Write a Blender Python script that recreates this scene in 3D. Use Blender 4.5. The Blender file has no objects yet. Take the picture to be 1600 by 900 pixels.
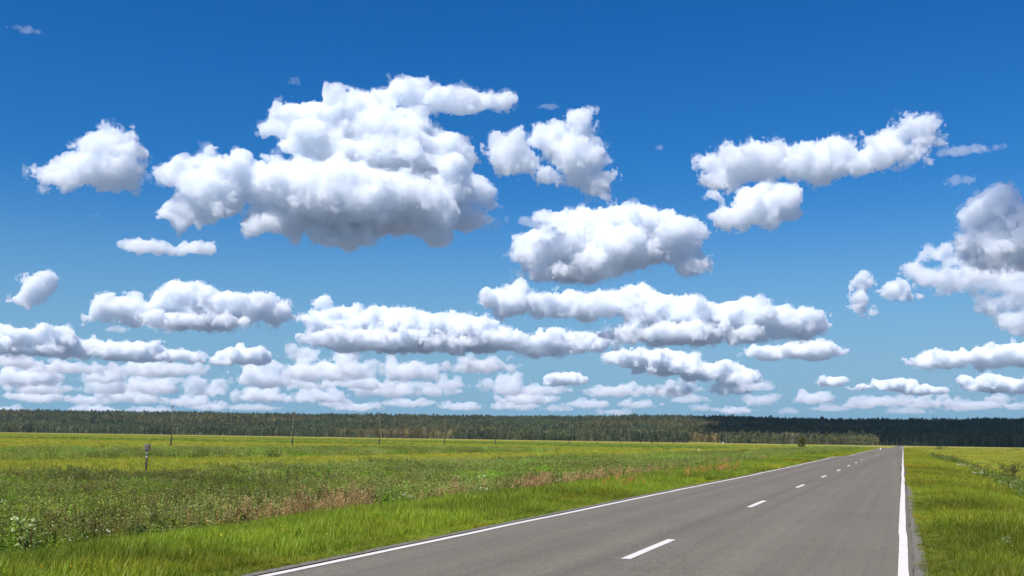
import bpy, math, random
import numpy as np
from mathutils import Vector, Matrix
scene = bpy.context.scene
# ---------------------------------------------------------------- camera, world, sun, exposure
F_PX, CX, CY = 1630.0, 800.0, 450.0          # focal length and centre in photo pixels (1600 x 900)
VPX, VPY, ROLL = 1411.0, 693.0, 0.0145       # vanishing point of the road, tilt of the horizon
EYE = Vector((-0.12, 0.0, 1.6))
road_c = Vector((VPX - CX, CY - VPY, -F_PX)).normalized()
zc = Vector((1.0, -ROLL, 0.0)).cross(-road_c).normalized()
if zc.y < 0: zc = -zc
xc = road_c.cross(zc).normalized()
ROT = Matrix((xc, road_c, zc))               # camera space -> world space (x right, y along the road, z up)
cam_data = bpy.data.cameras.new('camera')
cam_data.sensor_width = 36.0
cam_data.lens = 36.0 * F_PX / 1600.0
cam_data.clip_start, cam_data.clip_end = 0.1, 200000.0
cam = bpy.data.objects.new('camera', cam_data)
scene.collection.objects.link(cam)
cam.matrix_world = Matrix.Translation(EYE) @ ROT.to_4x4()
scene.camera = cam

SUN_EL, SUN_AZ = math.radians(53), math.radians(-165)     # azimuth clockwise from the road direction (+Y)
world = bpy.data.worlds.new("World"); scene.world = world
world.use_nodes = True
nt = world.node_tree
bg = nt.nodes['Background']
sky = nt.nodes.new('ShaderNodeTexSky')
sky.sky_type = 'NISHITA'; sky.sun_disc = False
sky.sun_elevation = SUN_EL; sky.sun_rotation = SUN_AZ
sky.altitude = 0; sky.air_density = 1.0; sky.dust_density = 1.0; sky.ozone_density = 2.0
def vmath(op, a, val):                       # per-channel contrast of the sky, as a polarised, saturated exposure has it
    n = nt.nodes.new('ShaderNodeVectorMath'); n.operation = op
    nt.links.new(a, n.inputs[0]); n.inputs[1].default_value = val
    return n.outputs[0]
def vpow(a, ex):
    sp = nt.nodes.new('ShaderNodeSeparateXYZ'); nt.links.new(a, sp.inputs[0])
    cb = nt.nodes.new('ShaderNodeCombineXYZ')
    for i in range(3):
        m = nt.nodes.new('ShaderNodeMath'); m.operation = 'POWER'
        nt.links.new(sp.outputs[i], m.inputs[0]); m.inputs[1].default_value = ex[i]
        nt.links.new(m.outputs[0], cb.inputs[i])
    return cb.outputs[0]
o = vmath('MULTIPLY', sky.outputs[0], (0.05,)*3)
o = vpow(o, (2.5, 1.30, 0.97))
o = vmath('MULTIPLY', o, (78.7, 18.7, 18.3))
# thin white air low down, all round the horizon
tcw = nt.nodes.new('ShaderNodeTexCoord'); spz = nt.nodes.new('ShaderNodeSeparateXYZ'); nt.links.new(tcw.outputs['Generated'], spz.inputs[0])
mrw = nt.nodes.new('ShaderNodeMapRange'); mrw.interpolation_type = 'SMOOTHSTEP'
mrw.inputs['From Min'].default_value = 0.25; mrw.inputs['From Max'].default_value = 0.0; mrw.inputs['To Min'].default_value = 0; mrw.inputs['To Max'].default_value = .9
nt.links.new(spz.outputs[2], mrw.inputs['Value'])
mxw = nt.nodes.new('ShaderNodeMix'); mxw.data_type = 'RGBA'; nt.links.new(mrw.outputs[0], mxw.inputs[0]); nt.links.new(o, mxw.inputs[6]); mxw.inputs[7].default_value = (1.95, 3.75, 5.35, 1)
o = mxw.outputs[2]
nt.links.new(o, bg.inputs['Color'])
bg.inputs['Strength'].default_value = 0.090
sun_data = bpy.data.lights.new('sun', 'SUN')
sun_data.energy = 4.5; sun_data.angle = math.radians(0.53); sun_data.color = (1.0, 0.955, 0.90)
sun = bpy.data.objects.new('sun', sun_data); scene.collection.objects.link(sun)
SUN_DIR = Vector((math.sin(SUN_AZ)*math.cos(SUN_EL), math.cos(SUN_AZ)*math.cos(SUN_EL), math.sin(SUN_EL)))
sun.rotation_euler = SUN_DIR.to_track_quat('Z', 'Y').to_euler()
vs = scene.view_settings
vs.view_transform = 'Standard'; vs.look = 'None'; vs.exposure = 0.45; vs.gamma = 1.0; vs.use_curve_mapping = False
cy = scene.cycles
cy.max_bounces = 28; cy.volume_bounces = 26; cy.diffuse_bounces = 3; cy.glossy_bounces = 2
cy.transmission_bounces = 4; cy.transparent_max_bounces = 24; cy.sample_clamp_indirect = 10
cy.use_denoising = True

def ray(px, py):
    return (ROT @ Vector((px - CX, CY - py, -F_PX))).normalized()
def on_level(px, py, z):
    d = ray(px, py); t = (z - EYE.z) / d.z
    return EYE + d * t
# ---------------------------------------------------------------- clouds
def lattice_noise(shape, freq, rng):
    """value noise on a grid, cubic-smoothed; freq = cells per axis"""
    n = [max(2, int(math.ceil(f)) + 2) for f in freq]
    g = rng.random(n).astype(np.float32) * 2 - 1
    out = g
    for ax in range(3):
        t = np.linspace(0, freq[ax], shape[ax], dtype=np.float32)
        i = t.astype(int); fr = t - i; fr = fr*fr*(3-2*fr)
        a = np.take(out, i, axis=ax); b = np.take(out, i+1, axis=ax)
        sh = [1, 1, 1]; sh[ax] = -1; fr = fr.reshape(sh)
        out = a*(1-fr) + b*fr
    return out

def surface_nets(f, org, h):
    """iso-surface f = 0 (f > 0 inside) of a grid as one mesh"""
    s = f > 0
    nx, ny, nz = f.shape
    cnt = np.zeros((nx-1, ny-1, nz-1), np.int8)
    for a in (0, 1):
        for b in (0, 1):
            for c in (0, 1):
                cnt += s[a:nx-1+a, b:ny-1+b, c:nz-1+c]
    act = (cnt > 0) & (cnt < 8)
    idx = -np.ones(act.shape, np.int64)
    ci = np.argwhere(act)
    idx[act] = np.arange(len(ci))
    acc = np.zeros((len(ci), 3), np.float32); num = np.zeros(len(ci), np.float32)
    for ax in range(3):
        o1, o2 = [a for a in range(3) if a != ax]
        for a in (0, 1):
            for b in (0, 1):
                p = ci.copy(); p[:, o1] += a; p[:, o2] += b
                q = p.copy(); q[:, ax] += 1
                fp = f[p[:, 0], p[:, 1], p[:, 2]]; fq = f[q[:, 0], q[:, 1], q[:, 2]]
                m = (fp > 0) != (fq > 0)
                t = np.where(m, fp / np.where(m, fp - fq, 1), 0)
                c = (p - ci).astype(np.float32); c[:, ax] += t
                acc += c * m[:, None]; num += m
    v = (ci + acc / num[:, None]) * h + org
    quads = []
    for ax in range(3):
        o1, o2 = [(1, 2), (2, 0), (0, 1)][ax]
        sl0 = [slice(None)]*3; sl1 = [slice(None)]*3
        sl0[ax] = slice(0, -1); sl1[ax] = slice(1, None)
        d = s[tuple(sl0)] != s[tuple(sl1)]
        e = np.argwhere(d)
        e = e[(e[:, o1] > 0) & (e[:, o2] > 0) & (e[:, o1] < f.shape[o1]-1) & (e[:, o2] < f.shape[o2]-1)]
        ins = s[e[:, 0], e[:, 1], e[:, 2]]
        cells = []
        for a, b in ((1, 1), (0, 1), (0, 0), (1, 0)):
            c = e.copy(); c[:, o1] -= a; c[:, o2] -= b
            cells.append(idx[c[:, 0], c[:, 1], c[:, 2]])
        q = np.stack(cells, 1)
        q[~ins] = q[~ins][:, ::-1]
        quads.append(q)
    return v.astype(np.float32), np.concatenate(quads)

def mesh_from(name, v, q):
    me = bpy.data.meshes.new(name)
    n, k = q.shape
    me.vertices.add(len(v)); me.vertices.foreach_set('co', np.ascontiguousarray(v, np.float32).ravel())
    me.loops.add(n*k); me.loops.foreach_set('vertex_index', q.astype(np.int32).ravel())
    me.polygons.add(n)
    me.polygons.foreach_set('loop_start', np.arange(0, n*k, k, dtype=np.int32))
    me.polygons.foreach_set('loop_total', np.full(n, k, np.int32))
    me.update(calc_edges=True)
    return me

def cloud_material(name, dens, col=(.947, .966, .984)):
    m = bpy.data.materials.new(name); m.use_nodes = True
    n = m.node_tree.nodes; n.clear()
    out = n.new('ShaderNodeOutputMaterial'); vsn = n.new('ShaderNodeVolumePrincipled')
    vsn.inputs['Color'].default_value = (*col, 1); vsn.inputs['Density'].default_value = dens
    vsn.inputs['Anisotropy'].default_value = 0.0
    m.node_tree.links.new(vsn.outputs[0], out.inputs['Volume'])
    return m
CLOUD_MATS = {}
def shade_cloud():
    """the cloud overhead, above the frame, whose shadow lies on the right of the wooded ridge"""
    rng = np.random.default_rng(9); h = 45.0; alt = 1500.0
    cot = math.hypot(SUN_DIR.x, SUN_DIR.y)/SUN_DIR.z; ux, uy = SUN_DIR.x/math.hypot(SUN_DIR.x, SUN_DIR.y), SUN_DIR.y/math.hypot(SUN_DIR.x, SUN_DIR.y)
    dx, dy = ux*cot*alt, uy*cot*alt                  # from a shadow on the ground to the cloud that casts it
    xs = np.arange(-900, 1700, h); ys = np.arange(1480, 3700, h); zs = np.arange(-150, 420, h)
    X, Y = np.meshgrid(xs, ys, indexing='ij')
    left = -.182*Y; d = np.minimum(np.minimum(X - left, 1500 - X), np.minimum(Y - 1640 + 165*np.clip((X + 90)/110, 0, 1), 3600 - Y))
    n = lattice_noise((len(xs), len(ys), 1), (9, 8, 1), rng)[:, :, 0] + .5*lattice_noise((len(xs), len(ys), 1), (20, 18, 1), rng)[:, :, 0]
    d = d + 45*n; top = 330*np.sqrt(np.clip(d/350, 0, 1)); bot = -60*np.clip(d/200, 0, 1)
    f = np.minimum(top[:, :, None] - zs[None, None, :], zs[None, None, :] - bot[:, :, None]).astype(np.float32)
    f = np.minimum(f, d[:, :, None]) + 25*lattice_noise(f.shape, (26, 24, 7), rng)
    f[0] = f[-1] = -1; f[:, 0] = f[:, -1] = -1; f[:, :, 0] = f[:, :, -1] = -1
    v, q = surface_nets(f, np.array([xs[0], ys[0], zs[0]]), h)
    o = bpy.data.objects.new('cloud', mesh_from('cloud', v, q)); scene.collection.objects.link(o); o.location = (dx, dy, alt)
    m = cloud_material('cloud_vapour_thick', .03); o.data.materials.append(m)
    o['label'] = 'wide cloud overhead, above the picture, that shades the right half of the ridge'; o['category'] = 'cloud'
def block_cloud(px, py, base_alt, dist, rx, ry, rz, label):
    """an added, unseen cloud above the frame, placed to keep the sun off one seen at (px, py)"""
    d = ray(px, py); c = Vector(EYE) + d*(base_alt/d.z) + SUN_DIR*dist
    rng = np.random.default_rng(4); h = 30.0
    ax = [np.arange(-r*1.25, r*1.25, h) for r in (rx, ry, rz)]
    X, Y, Z = np.meshgrid(*ax, indexing='ij')
    f = (rz*(1 - np.sqrt((X/rx)**2 + (Y/ry)**2 + (Z/rz)**2))).astype(np.float32) + 70*lattice_noise(X.shape, (8, 8, 3), rng) + 30*lattice_noise(X.shape, (18, 18, 6), rng)
    f[0] = f[-1] = -1; f[:, 0] = f[:, -1] = -1; f[:, :, 0] = f[:, :, -1] = -1
    v, q = surface_nets(f, np.array([a[0] for a in ax]), h)
    o = bpy.data.objects.new('cloud', mesh_from('cloud', v, q)); scene.collection.objects.link(o); o.location = c
    o.data.materials.append(cloud_material('added_blocker_vapour', .007)); o['label'] = label; o['category'] = 'cloud'
def build_cloud(blobs, base_alt, label, seed, ragged=1.0, dens=0.024, flat=True, group=None, vox=1.0, name='cloud', dist=None, depth=0.8, children=2, fringe=0.0045):
    """blobs: (px, py, rx_px[, ry_px]) masses as seen in the photo; the cloud hangs at its own altitude and distance"""
    rng = np.random.default_rng(seed)
    ybase = max(b[1] + (b[3] if len(b) > 3 else b[2]) for b in blobs)
    xm = 0.5*(min(b[0]-b[2] for b in blobs) + max(b[0]+b[2] for b in blobs))
    d0 = ray(xm, ybase)
    D = dist or (base_alt / d0.z) * math.hypot(d0.x, d0.y)
    fwd = Vector((d0.x, d0.y, 0)).normalized(); rgt = Vector((fwd.y, -fwd.x, 0))
    sph = []
    for b in blobs:
        px, py, rx = b[:3]; ry = b[3] if len(b) > 3 else rx
        d = ray(px, py); k = D / (d.x*fwd.x + d.y*fwd.y)
        s = k / math.sqrt(1) / F_PX * 1.0 * (F_PX / math.hypot(F_PX, math.hypot(px-CX, py-CY)))
        R = ry * s
        c = Vector(EYE) + d*k
        Rx = rx*s; dep = max(R, depth*0.75*Rx)
        sph.append((c.dot(rgt), c.dot(fwd), c.z, Rx*0.96, dep, R*0.94))
    S = np.array(sph)
    zb = EYE.z + D*math.tan(math.asin(d0.z)) if True else 0
    zb = EYE.z + (D/math.hypot(d0.x, d0.y))*d0.z
    # smaller heads on the surface of the bigger ones, most of them on the upper side
    cur = S; allS = [S]
    for lvl in range(children):
        new = []
        for (a, b, c, r1, r2, r3) in cur:
            n = int(6 + 5*min(4, (r1 + r2)/(2*r3))) if lvl == 0 else 5
            for _ in range(n):
                u = rng.normal(size=3); u[2] = u[2]*0.9 + 0.25; u /= np.linalg.norm(u)
                rr = r3*rng.uniform(0.22, 0.62)
                new.append((a+u[0]*(r1-.35*rr), b+u[1]*(r2-.35*rr), c+u[2]*(r3-.35*rr), rr*rng.uniform(.9, 1.5), rr*rng.uniform(.9, 1.4), rr))
        cur = np.array(new); allS.append(cur)
    S = np.concatenate(allS)
    h = D/1043.0*vox
    pad = 6*h
    lo = (S[:, :3]-S[:, 3:]).min(0) - pad; hi = (S[:, :3]+S[:, 3:]).max(0) + pad
    lo[2] = max(lo[2], zb - pad*2)
    shp = np.maximum(8, np.ceil((hi-lo)/h).astype(int)+1)
    f = np.full(shp, -1e3, np.float32)
    ax = [lo[i] + np.arange(shp[i])*h for i in range(3)]
    for (a, b, c, r1, r2, r3) in S:
        m = 1.45*np.array([r1, r2, r3]) + 3.5*h
        sl = []
        for i, cc in enumerate((a, b, c)):
            i0 = min(shp[i], max(0, int((cc-m[i]-lo[i])/h))); i1 = min(shp[i], int((cc+m[i]-lo[i])/h)+2)
            sl.append(slice(i0, max(i0, i1)))
        X = (ax[0][sl[0]][:, None, None]-a)/r1; Y = (ax[1][sl[1]][None, :, None]-b)/r2; Z = (ax[2][sl[2]][None, None, :]-c)/r3
        d = (r3*(1 - np.sqrt(X*X+Y*Y+Z*Z))).astype(np.float32)
        v = f[sl[0], sl[1], sl[2]]
        np.maximum(v, d, out=v)
    size = hi - lo
    for _ in range(2):                           # melt the masses into one another
        for i in range(3):
            w = max(1, int(0.10*float(np.median([s[5] for s in sph]))/h))
            if w >= 1:
                k = np.maximum(f, -3*S[:, 5].max())
                f = (np.roll(k, w, i) + k + np.roll(k, -w, i))/3
    R0 = float(np.median(sph_r := np.array([s[5] for s in sph])))
    wl = R0*1.3; amp = R0*0.34*ragged
    nz = np.zeros(shp, np.float32)
    while wl > 2.2*h:
        n = lattice_noise(shp, [max(1, s/wl) for s in size], rng)
        nz += amp*(n if wl > R0*0.5 else 0.45*n + (1.7*np.abs(n) - 0.45))
        wl *= 0.5; amp *= 0.66
    f += nz - 0.11*R0
    if flat:
        zz = ax[2][None, None, :].astype(np.float32)
        n = lattice_noise(shp, [max(1, size[0]/(R0*1.2)), max(1, size[1]/(R0*1.2)), 1], rng)
        f = np.minimum(f, (zz - (zb + 0.10*R0*n))*1.0 + nz*0.6)
    def shut(g):
        g[0] = g[-1] = -1; g[:, 0] = g[:, -1] = -1; g[:, :, 0] = g[:, :, -1] = -1
        return g
    def put(nm, g, dn, cen=None):
        v, q = surface_nets(shut(g), lo, h)
        if len(v) == 0: return None, None
        w = v[:, 0:1]*np.array(rgt)[None] + v[:, 1:2]*np.array(fwd)[None]; w[:, 2] += v[:, 2]
        if cen is None:
            c0 = w.mean(0); cen = Vector((float(c0[0]), float(c0[1]), float(w[:, 2].min())))
        w -= np.array(cen)[None]
        me = mesh_from(nm, w, q)
        if dn not in CLOUD_MATS: CLOUD_MATS[dn] = cloud_material('cloud_vapour', dn)
        me.materials.append(CLOUD_MATS[dn])
        ob = bpy.data.objects.new(nm, me); scene.collection.objects.link(ob)
        return ob, cen
    o, cen = put(name, f.copy(), dens)
    o.location = cen; o['label'] = label; o['category'] = 'cloud'
    if group: o['group'] = group
    if fringe:                                   # thin torn vapour round the dense body
        wl = R0*0.8; amp = R0*0.36; n2 = np.zeros(shp, np.float32)
        while wl > 2.2*h:
            n2 += amp*lattice_noise(shp, [max(1, s/wl) for s in size], rng); wl *= 0.5; amp *= 0.72
        g = f + n2 + 0.0*R0
        if flat: g = np.minimum(g, f + 0.25*R0)
        fr, _ = put('fringe', g, fringe, cen)
        if fr: fr.parent = o
    return o
# ---------------------------------------------------------------- terrain
def sstep(a, b, x):
    t = np.clip((x - a)/(b - a), 0, 1); return t*t*(3 - 2*t)
_rn = np.random.default_rng(5)
_NG = _rn.random((256, 256)).astype(np.float32)
def noise2(x, y, s, seed=0):
    """smooth 2-D value noise in 0..1, s = size of a lump in metres"""
    x = np.asarray(x, float)/s + seed*17.31; y = np.asarray(y, float)/s + seed*9.77
    xi = np.floor(x).astype(int); yi = np.floor(y).astype(int); fx = x - xi; fy = y - yi
    fx = fx*fx*(3-2*fx); fy = fy*fy*(3-2*fy)
    g = lambda a, b: _NG[a % 256, b % 256]
    return (g(xi, yi)*(1-fx) + g(xi+1, yi)*fx)*(1-fy) + (g(xi, yi+1)*(1-fx) + g(xi+1, yi+1)*fx)*fy
def fbm(x, y, s, seed=0, o=4):
    v = 0; a = 1; t = 0
    for k in range(o):
        v = v + a*noise2(x, y, s/2**k, seed+k); t += a; a *= 0.5
    return v/t
ROAD_Y = [-300, 0, 30, 58, 92, 113, 146, 200, 330, 380, 520, 700, 1e5]
ROAD_Z = [0, 0, .02, 0, .05, .12, -.13, -.05, .02, -.02, -.75, -1.2, -1.2]
def road_z(y):
    # a gently waving road: smooth the table a little
    return sum(np.interp(y + d, ROAD_Y, ROAD_Z) for d in (-8, -4, 0, 4, 8))/5
AZ_T = np.radians([-180, -60, -47, -34, -27, -20.7, -14, -7, 0, 6, 20, 180])
EDGE_T = [2000, 2000, 1950, 1800, 1650, 1560, 1500, 1480, 1500, 1550, 1600, 2000]
CREST_H = [34, 34, 36, 42, 45, 46, 52, 49, 49, 52, 50, 46]
def hill(x, y):
    r = np.hypot(x, y); az = np.arctan2(x, y)
    e = np.interp(az, AZ_T, EDGE_T); hh = np.interp(az, AZ_T, CREST_H)
    t = sstep(0, 1, (r - e - 60)/(2950 - e))
    return t*(hh + 7*(noise2(az*3000, r*0 + 3, 210, 3) - .5)) , (r - e)
def ground_z(x, y):
    x = np.asarray(x, float); y = np.asarray(y, float)
    rz = road_z(y)
    base = -1.4 + 0.12*(fbm(x, y, 22, 1, 3) - .5)*sstep(12, 30, np.abs(x + 3.6))
    prof = np.interp(x, [-18.5, -15, -11, -9, -7.3, 0.15, 1.5, 4.5, 7.5], [0, .42, .86, .95, 1, 1, .94, .62, 0])
    under = np.where((x > -7.1) & (x < 0.0), 0.06, 0.0)
    z = base + (rz - base)*prof - under - np.where(prof > 0, .012, 0)
    h, _ = hill(x, y)
    return z + h

def grid_mesh(name, xs, ys, zf):
    X, Y = np.meshgrid(xs, ys, indexing='ij')
    v = np.stack([X, Y, zf(X, Y)], -1).reshape(-1, 3)
    n, m = len(xs), len(ys)
    i = np.arange(n*m).reshape(n, m)
    q = np.stack([i[:-1, :-1], i[1:, :-1], i[1:, 1:], i[:-1, 1:]], -1).reshape(-1, 4)
    return v, q
def geo(a, b, n):
    return list(np.geomspace(a, b, n))

def new_mat(name):
    m = bpy.data.materials.new(name); m.use_nodes = True
    return m, m.node_tree, m.node_tree.nodes['Principled BSDF']
def N(t, kind, **kw):
    n = t.nodes.new(kind)
    for k, v in kw.items():
        if isinstance(v, (int, float, str, tuple)) and k in n.bl_rna.properties.keys(): setattr(n, k, v)
    return n
def ramp(t, fac, stops):
    r = t.nodes.new('ShaderNodeValToRGB'); e = r.color_ramp.elements
    while len(e) < len(stops): e.new(0.5)
    for k, (p, c) in enumerate(stops):
        e[k].position = p; e[k].color = (*c, 1)
    t.links.new(fac, r.inputs[0]); return r.outputs[0]
def noise_node(t, vec, scale, detail=4, rough=.55):
    n = t.nodes.new('ShaderNodeTexNoise'); n.inputs['Scale'].default_value = scale
    n.inputs['Detail'].default_value = detail; n.inputs['Roughness'].default_value = rough
    t.links.new(vec, n.inputs['Vector']); return n.outputs[0]
def mixc(t, fac, a, b, mode='MIX'):
    m = t.nodes.new('ShaderNodeMix'); m.data_type = 'RGBA'; m.blend_type = mode
    for s, v in ((m.inputs[0], fac), (m.inputs[6], a), (m.inputs[7], b)):
        if isinstance(v, (int, float)): s.default_value = v
        elif isinstance(v, tuple): s.default_value = (*v, 1)
        else: t.links.new(v, s)
    return m.outputs[2]
def place(name, v, faces, mat, parent=None, kind=None, loc=(0, 0, 0)):
    me = mesh_from(name, np.asarray(v, float) - np.array(loc)[None], faces)
    if mat: me.materials.append(mat)
    o = bpy.data.objects.new(name, me); scene.collection.objects.link(o); o.location = loc
    if parent: o.parent = parent
    if kind: o['kind'] = kind
    return o

# meadow ground: soil and thatch under the plants, turning into the field's own colour further off
gm, t, p = new_mat('meadow_ground')
g = t.nodes.new('ShaderNodeNewGeometry'); pos = g.outputs['Position']
sc1 = t.nodes.new('ShaderNodeVectorMath'); sc1.operation = 'MULTIPLY'; sc1.inputs[1].default_value = (0.25, 1, 1); t.links.new(pos, sc1.inputs[0])
n1 = noise_node(t, pos, 0.02, 6); n2 = noise_node(t, pos, 0.9, 6, .7); n3 = noise_node(t, pos, 0.006, 4)
near = ramp(t, n2, [(.3, (.055, .06, .016)), (.7, (.11, .125, .028))])
far = ramp(t, n1, [(.36, (.20, .215, .038)), (.48, (.235, .24, .042)), (.60, (.265, .25, .05)), (.7, (.21, .225, .042))])
far = mixc(t, ramp(t, n3, [(.45, (0, 0, 0)), (.6, (1, 1, 1))]), far, (.27, .24, .06))
far = mixc(t, .6, far, mixc(t, 1.0, far, ramp(t, n2, [(.3, (.5, .5, .5)), (.7, (1.3, 1.3, 1.3))]), 'MULTIPLY'))
ln = t.nodes.new('ShaderNodeVectorMath'); ln.operation = 'LENGTH'; t.links.new(pos, ln.inputs[0])
mr = t.nodes.new('ShaderNodeMapRange'); mr.inputs['From Min'].default_value = 60; mr.inputs['From Max'].default_value = 150
t.links.new(ln.outputs['Value'], mr.inputs['Value'])
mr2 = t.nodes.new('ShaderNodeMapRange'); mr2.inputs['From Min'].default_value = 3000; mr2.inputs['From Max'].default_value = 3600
t.links.new(ln.outputs['Value'], mr2.inputs['Value'])            # beyond the ridge: unseen ground, made pale to throw light onto cloud bases
spz_ = t.nodes.new('ShaderNodeSeparateXYZ'); t.links.new(pos, spz_.inputs[0])
mr3 = t.nodes.new('ShaderNodeMapRange'); mr3.inputs['From Min'].default_value = .2; mr3.inputs['From Max'].default_value = 1.2; t.links.new(spz_.outputs[2], mr3.inputs['Value'])   # forest floor on the ridge
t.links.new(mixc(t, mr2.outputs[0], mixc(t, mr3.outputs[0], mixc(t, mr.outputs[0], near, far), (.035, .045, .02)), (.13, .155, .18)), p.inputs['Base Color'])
p.inputs['Roughness'].default_value = 1; p.inputs['Specular IOR Level'].default_value = 0.1
xs = sorted(set([-c for c in geo(20, 60000, 110)] + list(np.arange(-20, 12, .4)) + geo(12, 60000, 100)))
ys = sorted(set([-c for c in geo(20, 60000, 40)] + list(np.arange(-20, 60, 2.0)) + geo(60, 4000, 190) + geo(4100, 60000, 30)))
v, q = grid_mesh('meadow', np.array(xs), np.array(ys), ground_z)
ob = place('ground', v, q, gm, kind='structure')
ob['label'] = 'flat green meadow with a low wooded ridge along the horizon'
ob.data.polygons.foreach_set('use_smooth', [True]*len(ob.data.polygons))

# ---------------------------------------------------------------- road
am, t, p = new_mat('old_asphalt')
g = t.nodes.new('ShaderNodeNewGeometry'); pos = g.outputs['Position']
st = t.nodes.new('ShaderNodeVectorMath'); st.operation = 'MULTIPLY'; st.inputs[1].default_value = (1, .006, 1); t.links.new(pos, st.inputs[0])
fine = noise_node(t, pos, 48, 3, .75); mid = noise_node(t, pos, 14, 4, .7); lanes = noise_node(t, st.outputs[0], 1.1, 3, .5); big = noise_node(t, pos, .35, 4)
c = ramp(t, lanes, [(.3, (.114, .101, .079)), (.7, (.156, .140, .111))])
c = mixc(t, .25, c, ramp(t, big, [(.35, (.116, .104, .085)), (.65, (.158, .143, .118))]))
crk = t.nodes.new('ShaderNodeTexVoronoi'); crk.feature = 'DISTANCE_TO_EDGE'; crk.inputs['Scale'].default_value = .35
wv = noise_node(t, pos, 1.3, 5, .7); va = t.nodes.new('ShaderNodeVectorMath'); va.operation = 'ADD'; t.links.new(pos, va.inputs[0]); t.links.new(wv, va.inputs[1]); t.links.new(va.outputs[0], crk.inputs['Vector'])
c = mixc(t, 1.0, c, ramp(t, crk.outputs['Distance'], [(0, (.82, .82, .82)), (.006, (.96, .96, .96)), (.012, (1, 1, 1))]), 'MULTIPLY')
stn = noise_node(t, st.outputs[0], 3.2, 4, .6); c = mixc(t, 1.0, c, ramp(t, stn, [(.30, (.86, .86, .87)), (.5, (1, 1, 1)), (.72, (1.10, 1.09, 1.07))]), 'MULTIPLY')
c = mixc(t, 1.0, c, ramp(t, mid, [(.3, (.82, .82, .82)), (.7, (1.15, 1.15, 1.15))]), 'MULTIPLY')
c = mixc(t, 1.0, c, ramp(t, fine, [(.25, (.45, .45, .45)), (.5, (1, 1, 1)), (.72, (1.75, 1.72, 1.64))]), 'MULTIPLY')
t.links.new(c, p.inputs['Base Color']); p.inputs['Roughness'].default_value = .9
p.inputs['Specular IOR Level'].default_value = 0.25
bp = t.nodes.new('ShaderNodeBump'); bp.inputs['Strength'].default_value = .35; bp.inputs['Distance'].default_value = .004
t.links.new(fine, bp.inputs['Height']); t.links.new(bp.outputs[0], p.inputs['Normal'])
ry = np.array(sorted(list(np.arange(-60, 60, .25)) + list(np.arange(60, 420, 2.0)) + geo(420, 1480, 60)))
rx = np.array([-7.13, -7.02, -5.5, -3.6, -1.8, -.3, -.02])
X, Y = np.meshgrid(rx, ry, indexing='ij')
wav = lambda y, s: (fbm(y, y*0 + s, 1.1, s, 4) - .5)*.14 + (noise2(y, y*0, 9, s) - .5)*.06
X = X.copy(); X[0] += wav(Y[0], 11); X[-1] += wav(Y[-1], 12)*.8
Z = road_z(Y) + .035*(1 - (np.abs(X + 3.6)/3.6)**2)*.6
Z[0] -= .03; Z[-1] -= .03
v = np.stack([X, Y, Z], -1).reshape(-1, 3); i = np.arange(X.size).reshape(X.shape)
q = np.stack([i[:-1, :-1], i[1:, :-1], i[1:, 1:], i[:-1, 1:]], -1).reshape(-1, 4)
road = place('road', v, q, am, kind='structure')
road['label'] = 'grey asphalt two-lane road with white lines'
def rz_at(x, y):
    return road_z(y) + .021*(1 - (np.abs(x + 3.6)/3.6)**2)
wm, t, p = new_mat('road_paint')
g = t.nodes.new('ShaderNodeNewGeometry'); pos = g.outputs['Position']
c = ramp(t, noise_node(t, pos, 9, 6, .75), [(.25, (.36, .34, .31)), (.42, (.58, .56, .52)), (.7, (.67, .65, .60))])
t.links.new(c, p.inputs['Base Color']); p.inputs['Roughness'].default_value = .75
def strip(name, xc, y0, y1, w, step=.5, wob=.03, seed=1):
    ys_ = np.arange(y0, y1 + .01, step) if y1 - y0 < 50 else np.array(sorted(list(np.arange(y0, 120, .5)) + list(np.arange(120, y1, 3.0))))
    cc = xc + wob*2*(noise2(ys_, ys_*0, 11, seed) - .5) + wob*(noise2(ys_, ys_*0, 2.3, seed + 1) - .5)
    e1 = .012*(fbm(ys_, ys_*0, .8, seed + 3, 2) - .5); e2 = .012*(fbm(ys_, ys_*0, .8, seed + 4, 2) - .5)
    a = np.stack([cc - w/2 + e1, ys_, rz_at(cc - w/2, ys_) + .005], -1); b = np.stack([cc + w/2 + e2, ys_, rz_at(cc + w/2, ys_) + .005], -1)
    v = np.stack([a, b], 1).reshape(-1, 3); k = np.arange(len(ys_) - 1)*2
    return place(name, v, np.stack([k, k+1, k+3, k+2], 1), wm, parent=road)
strip('edge_line', -.185, -50, 620, .128, seed=21, wob=.022)
strip('edge_line', -6.93, -50, 620, .135, seed=31, wob=.05)
for k in range(-2, 34):
    strip('lane_dash', -3.63, 13.85 + 12*k, 16.9 + 12*k, .13, step=.5, wob=.006, seed=41+k)
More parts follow.
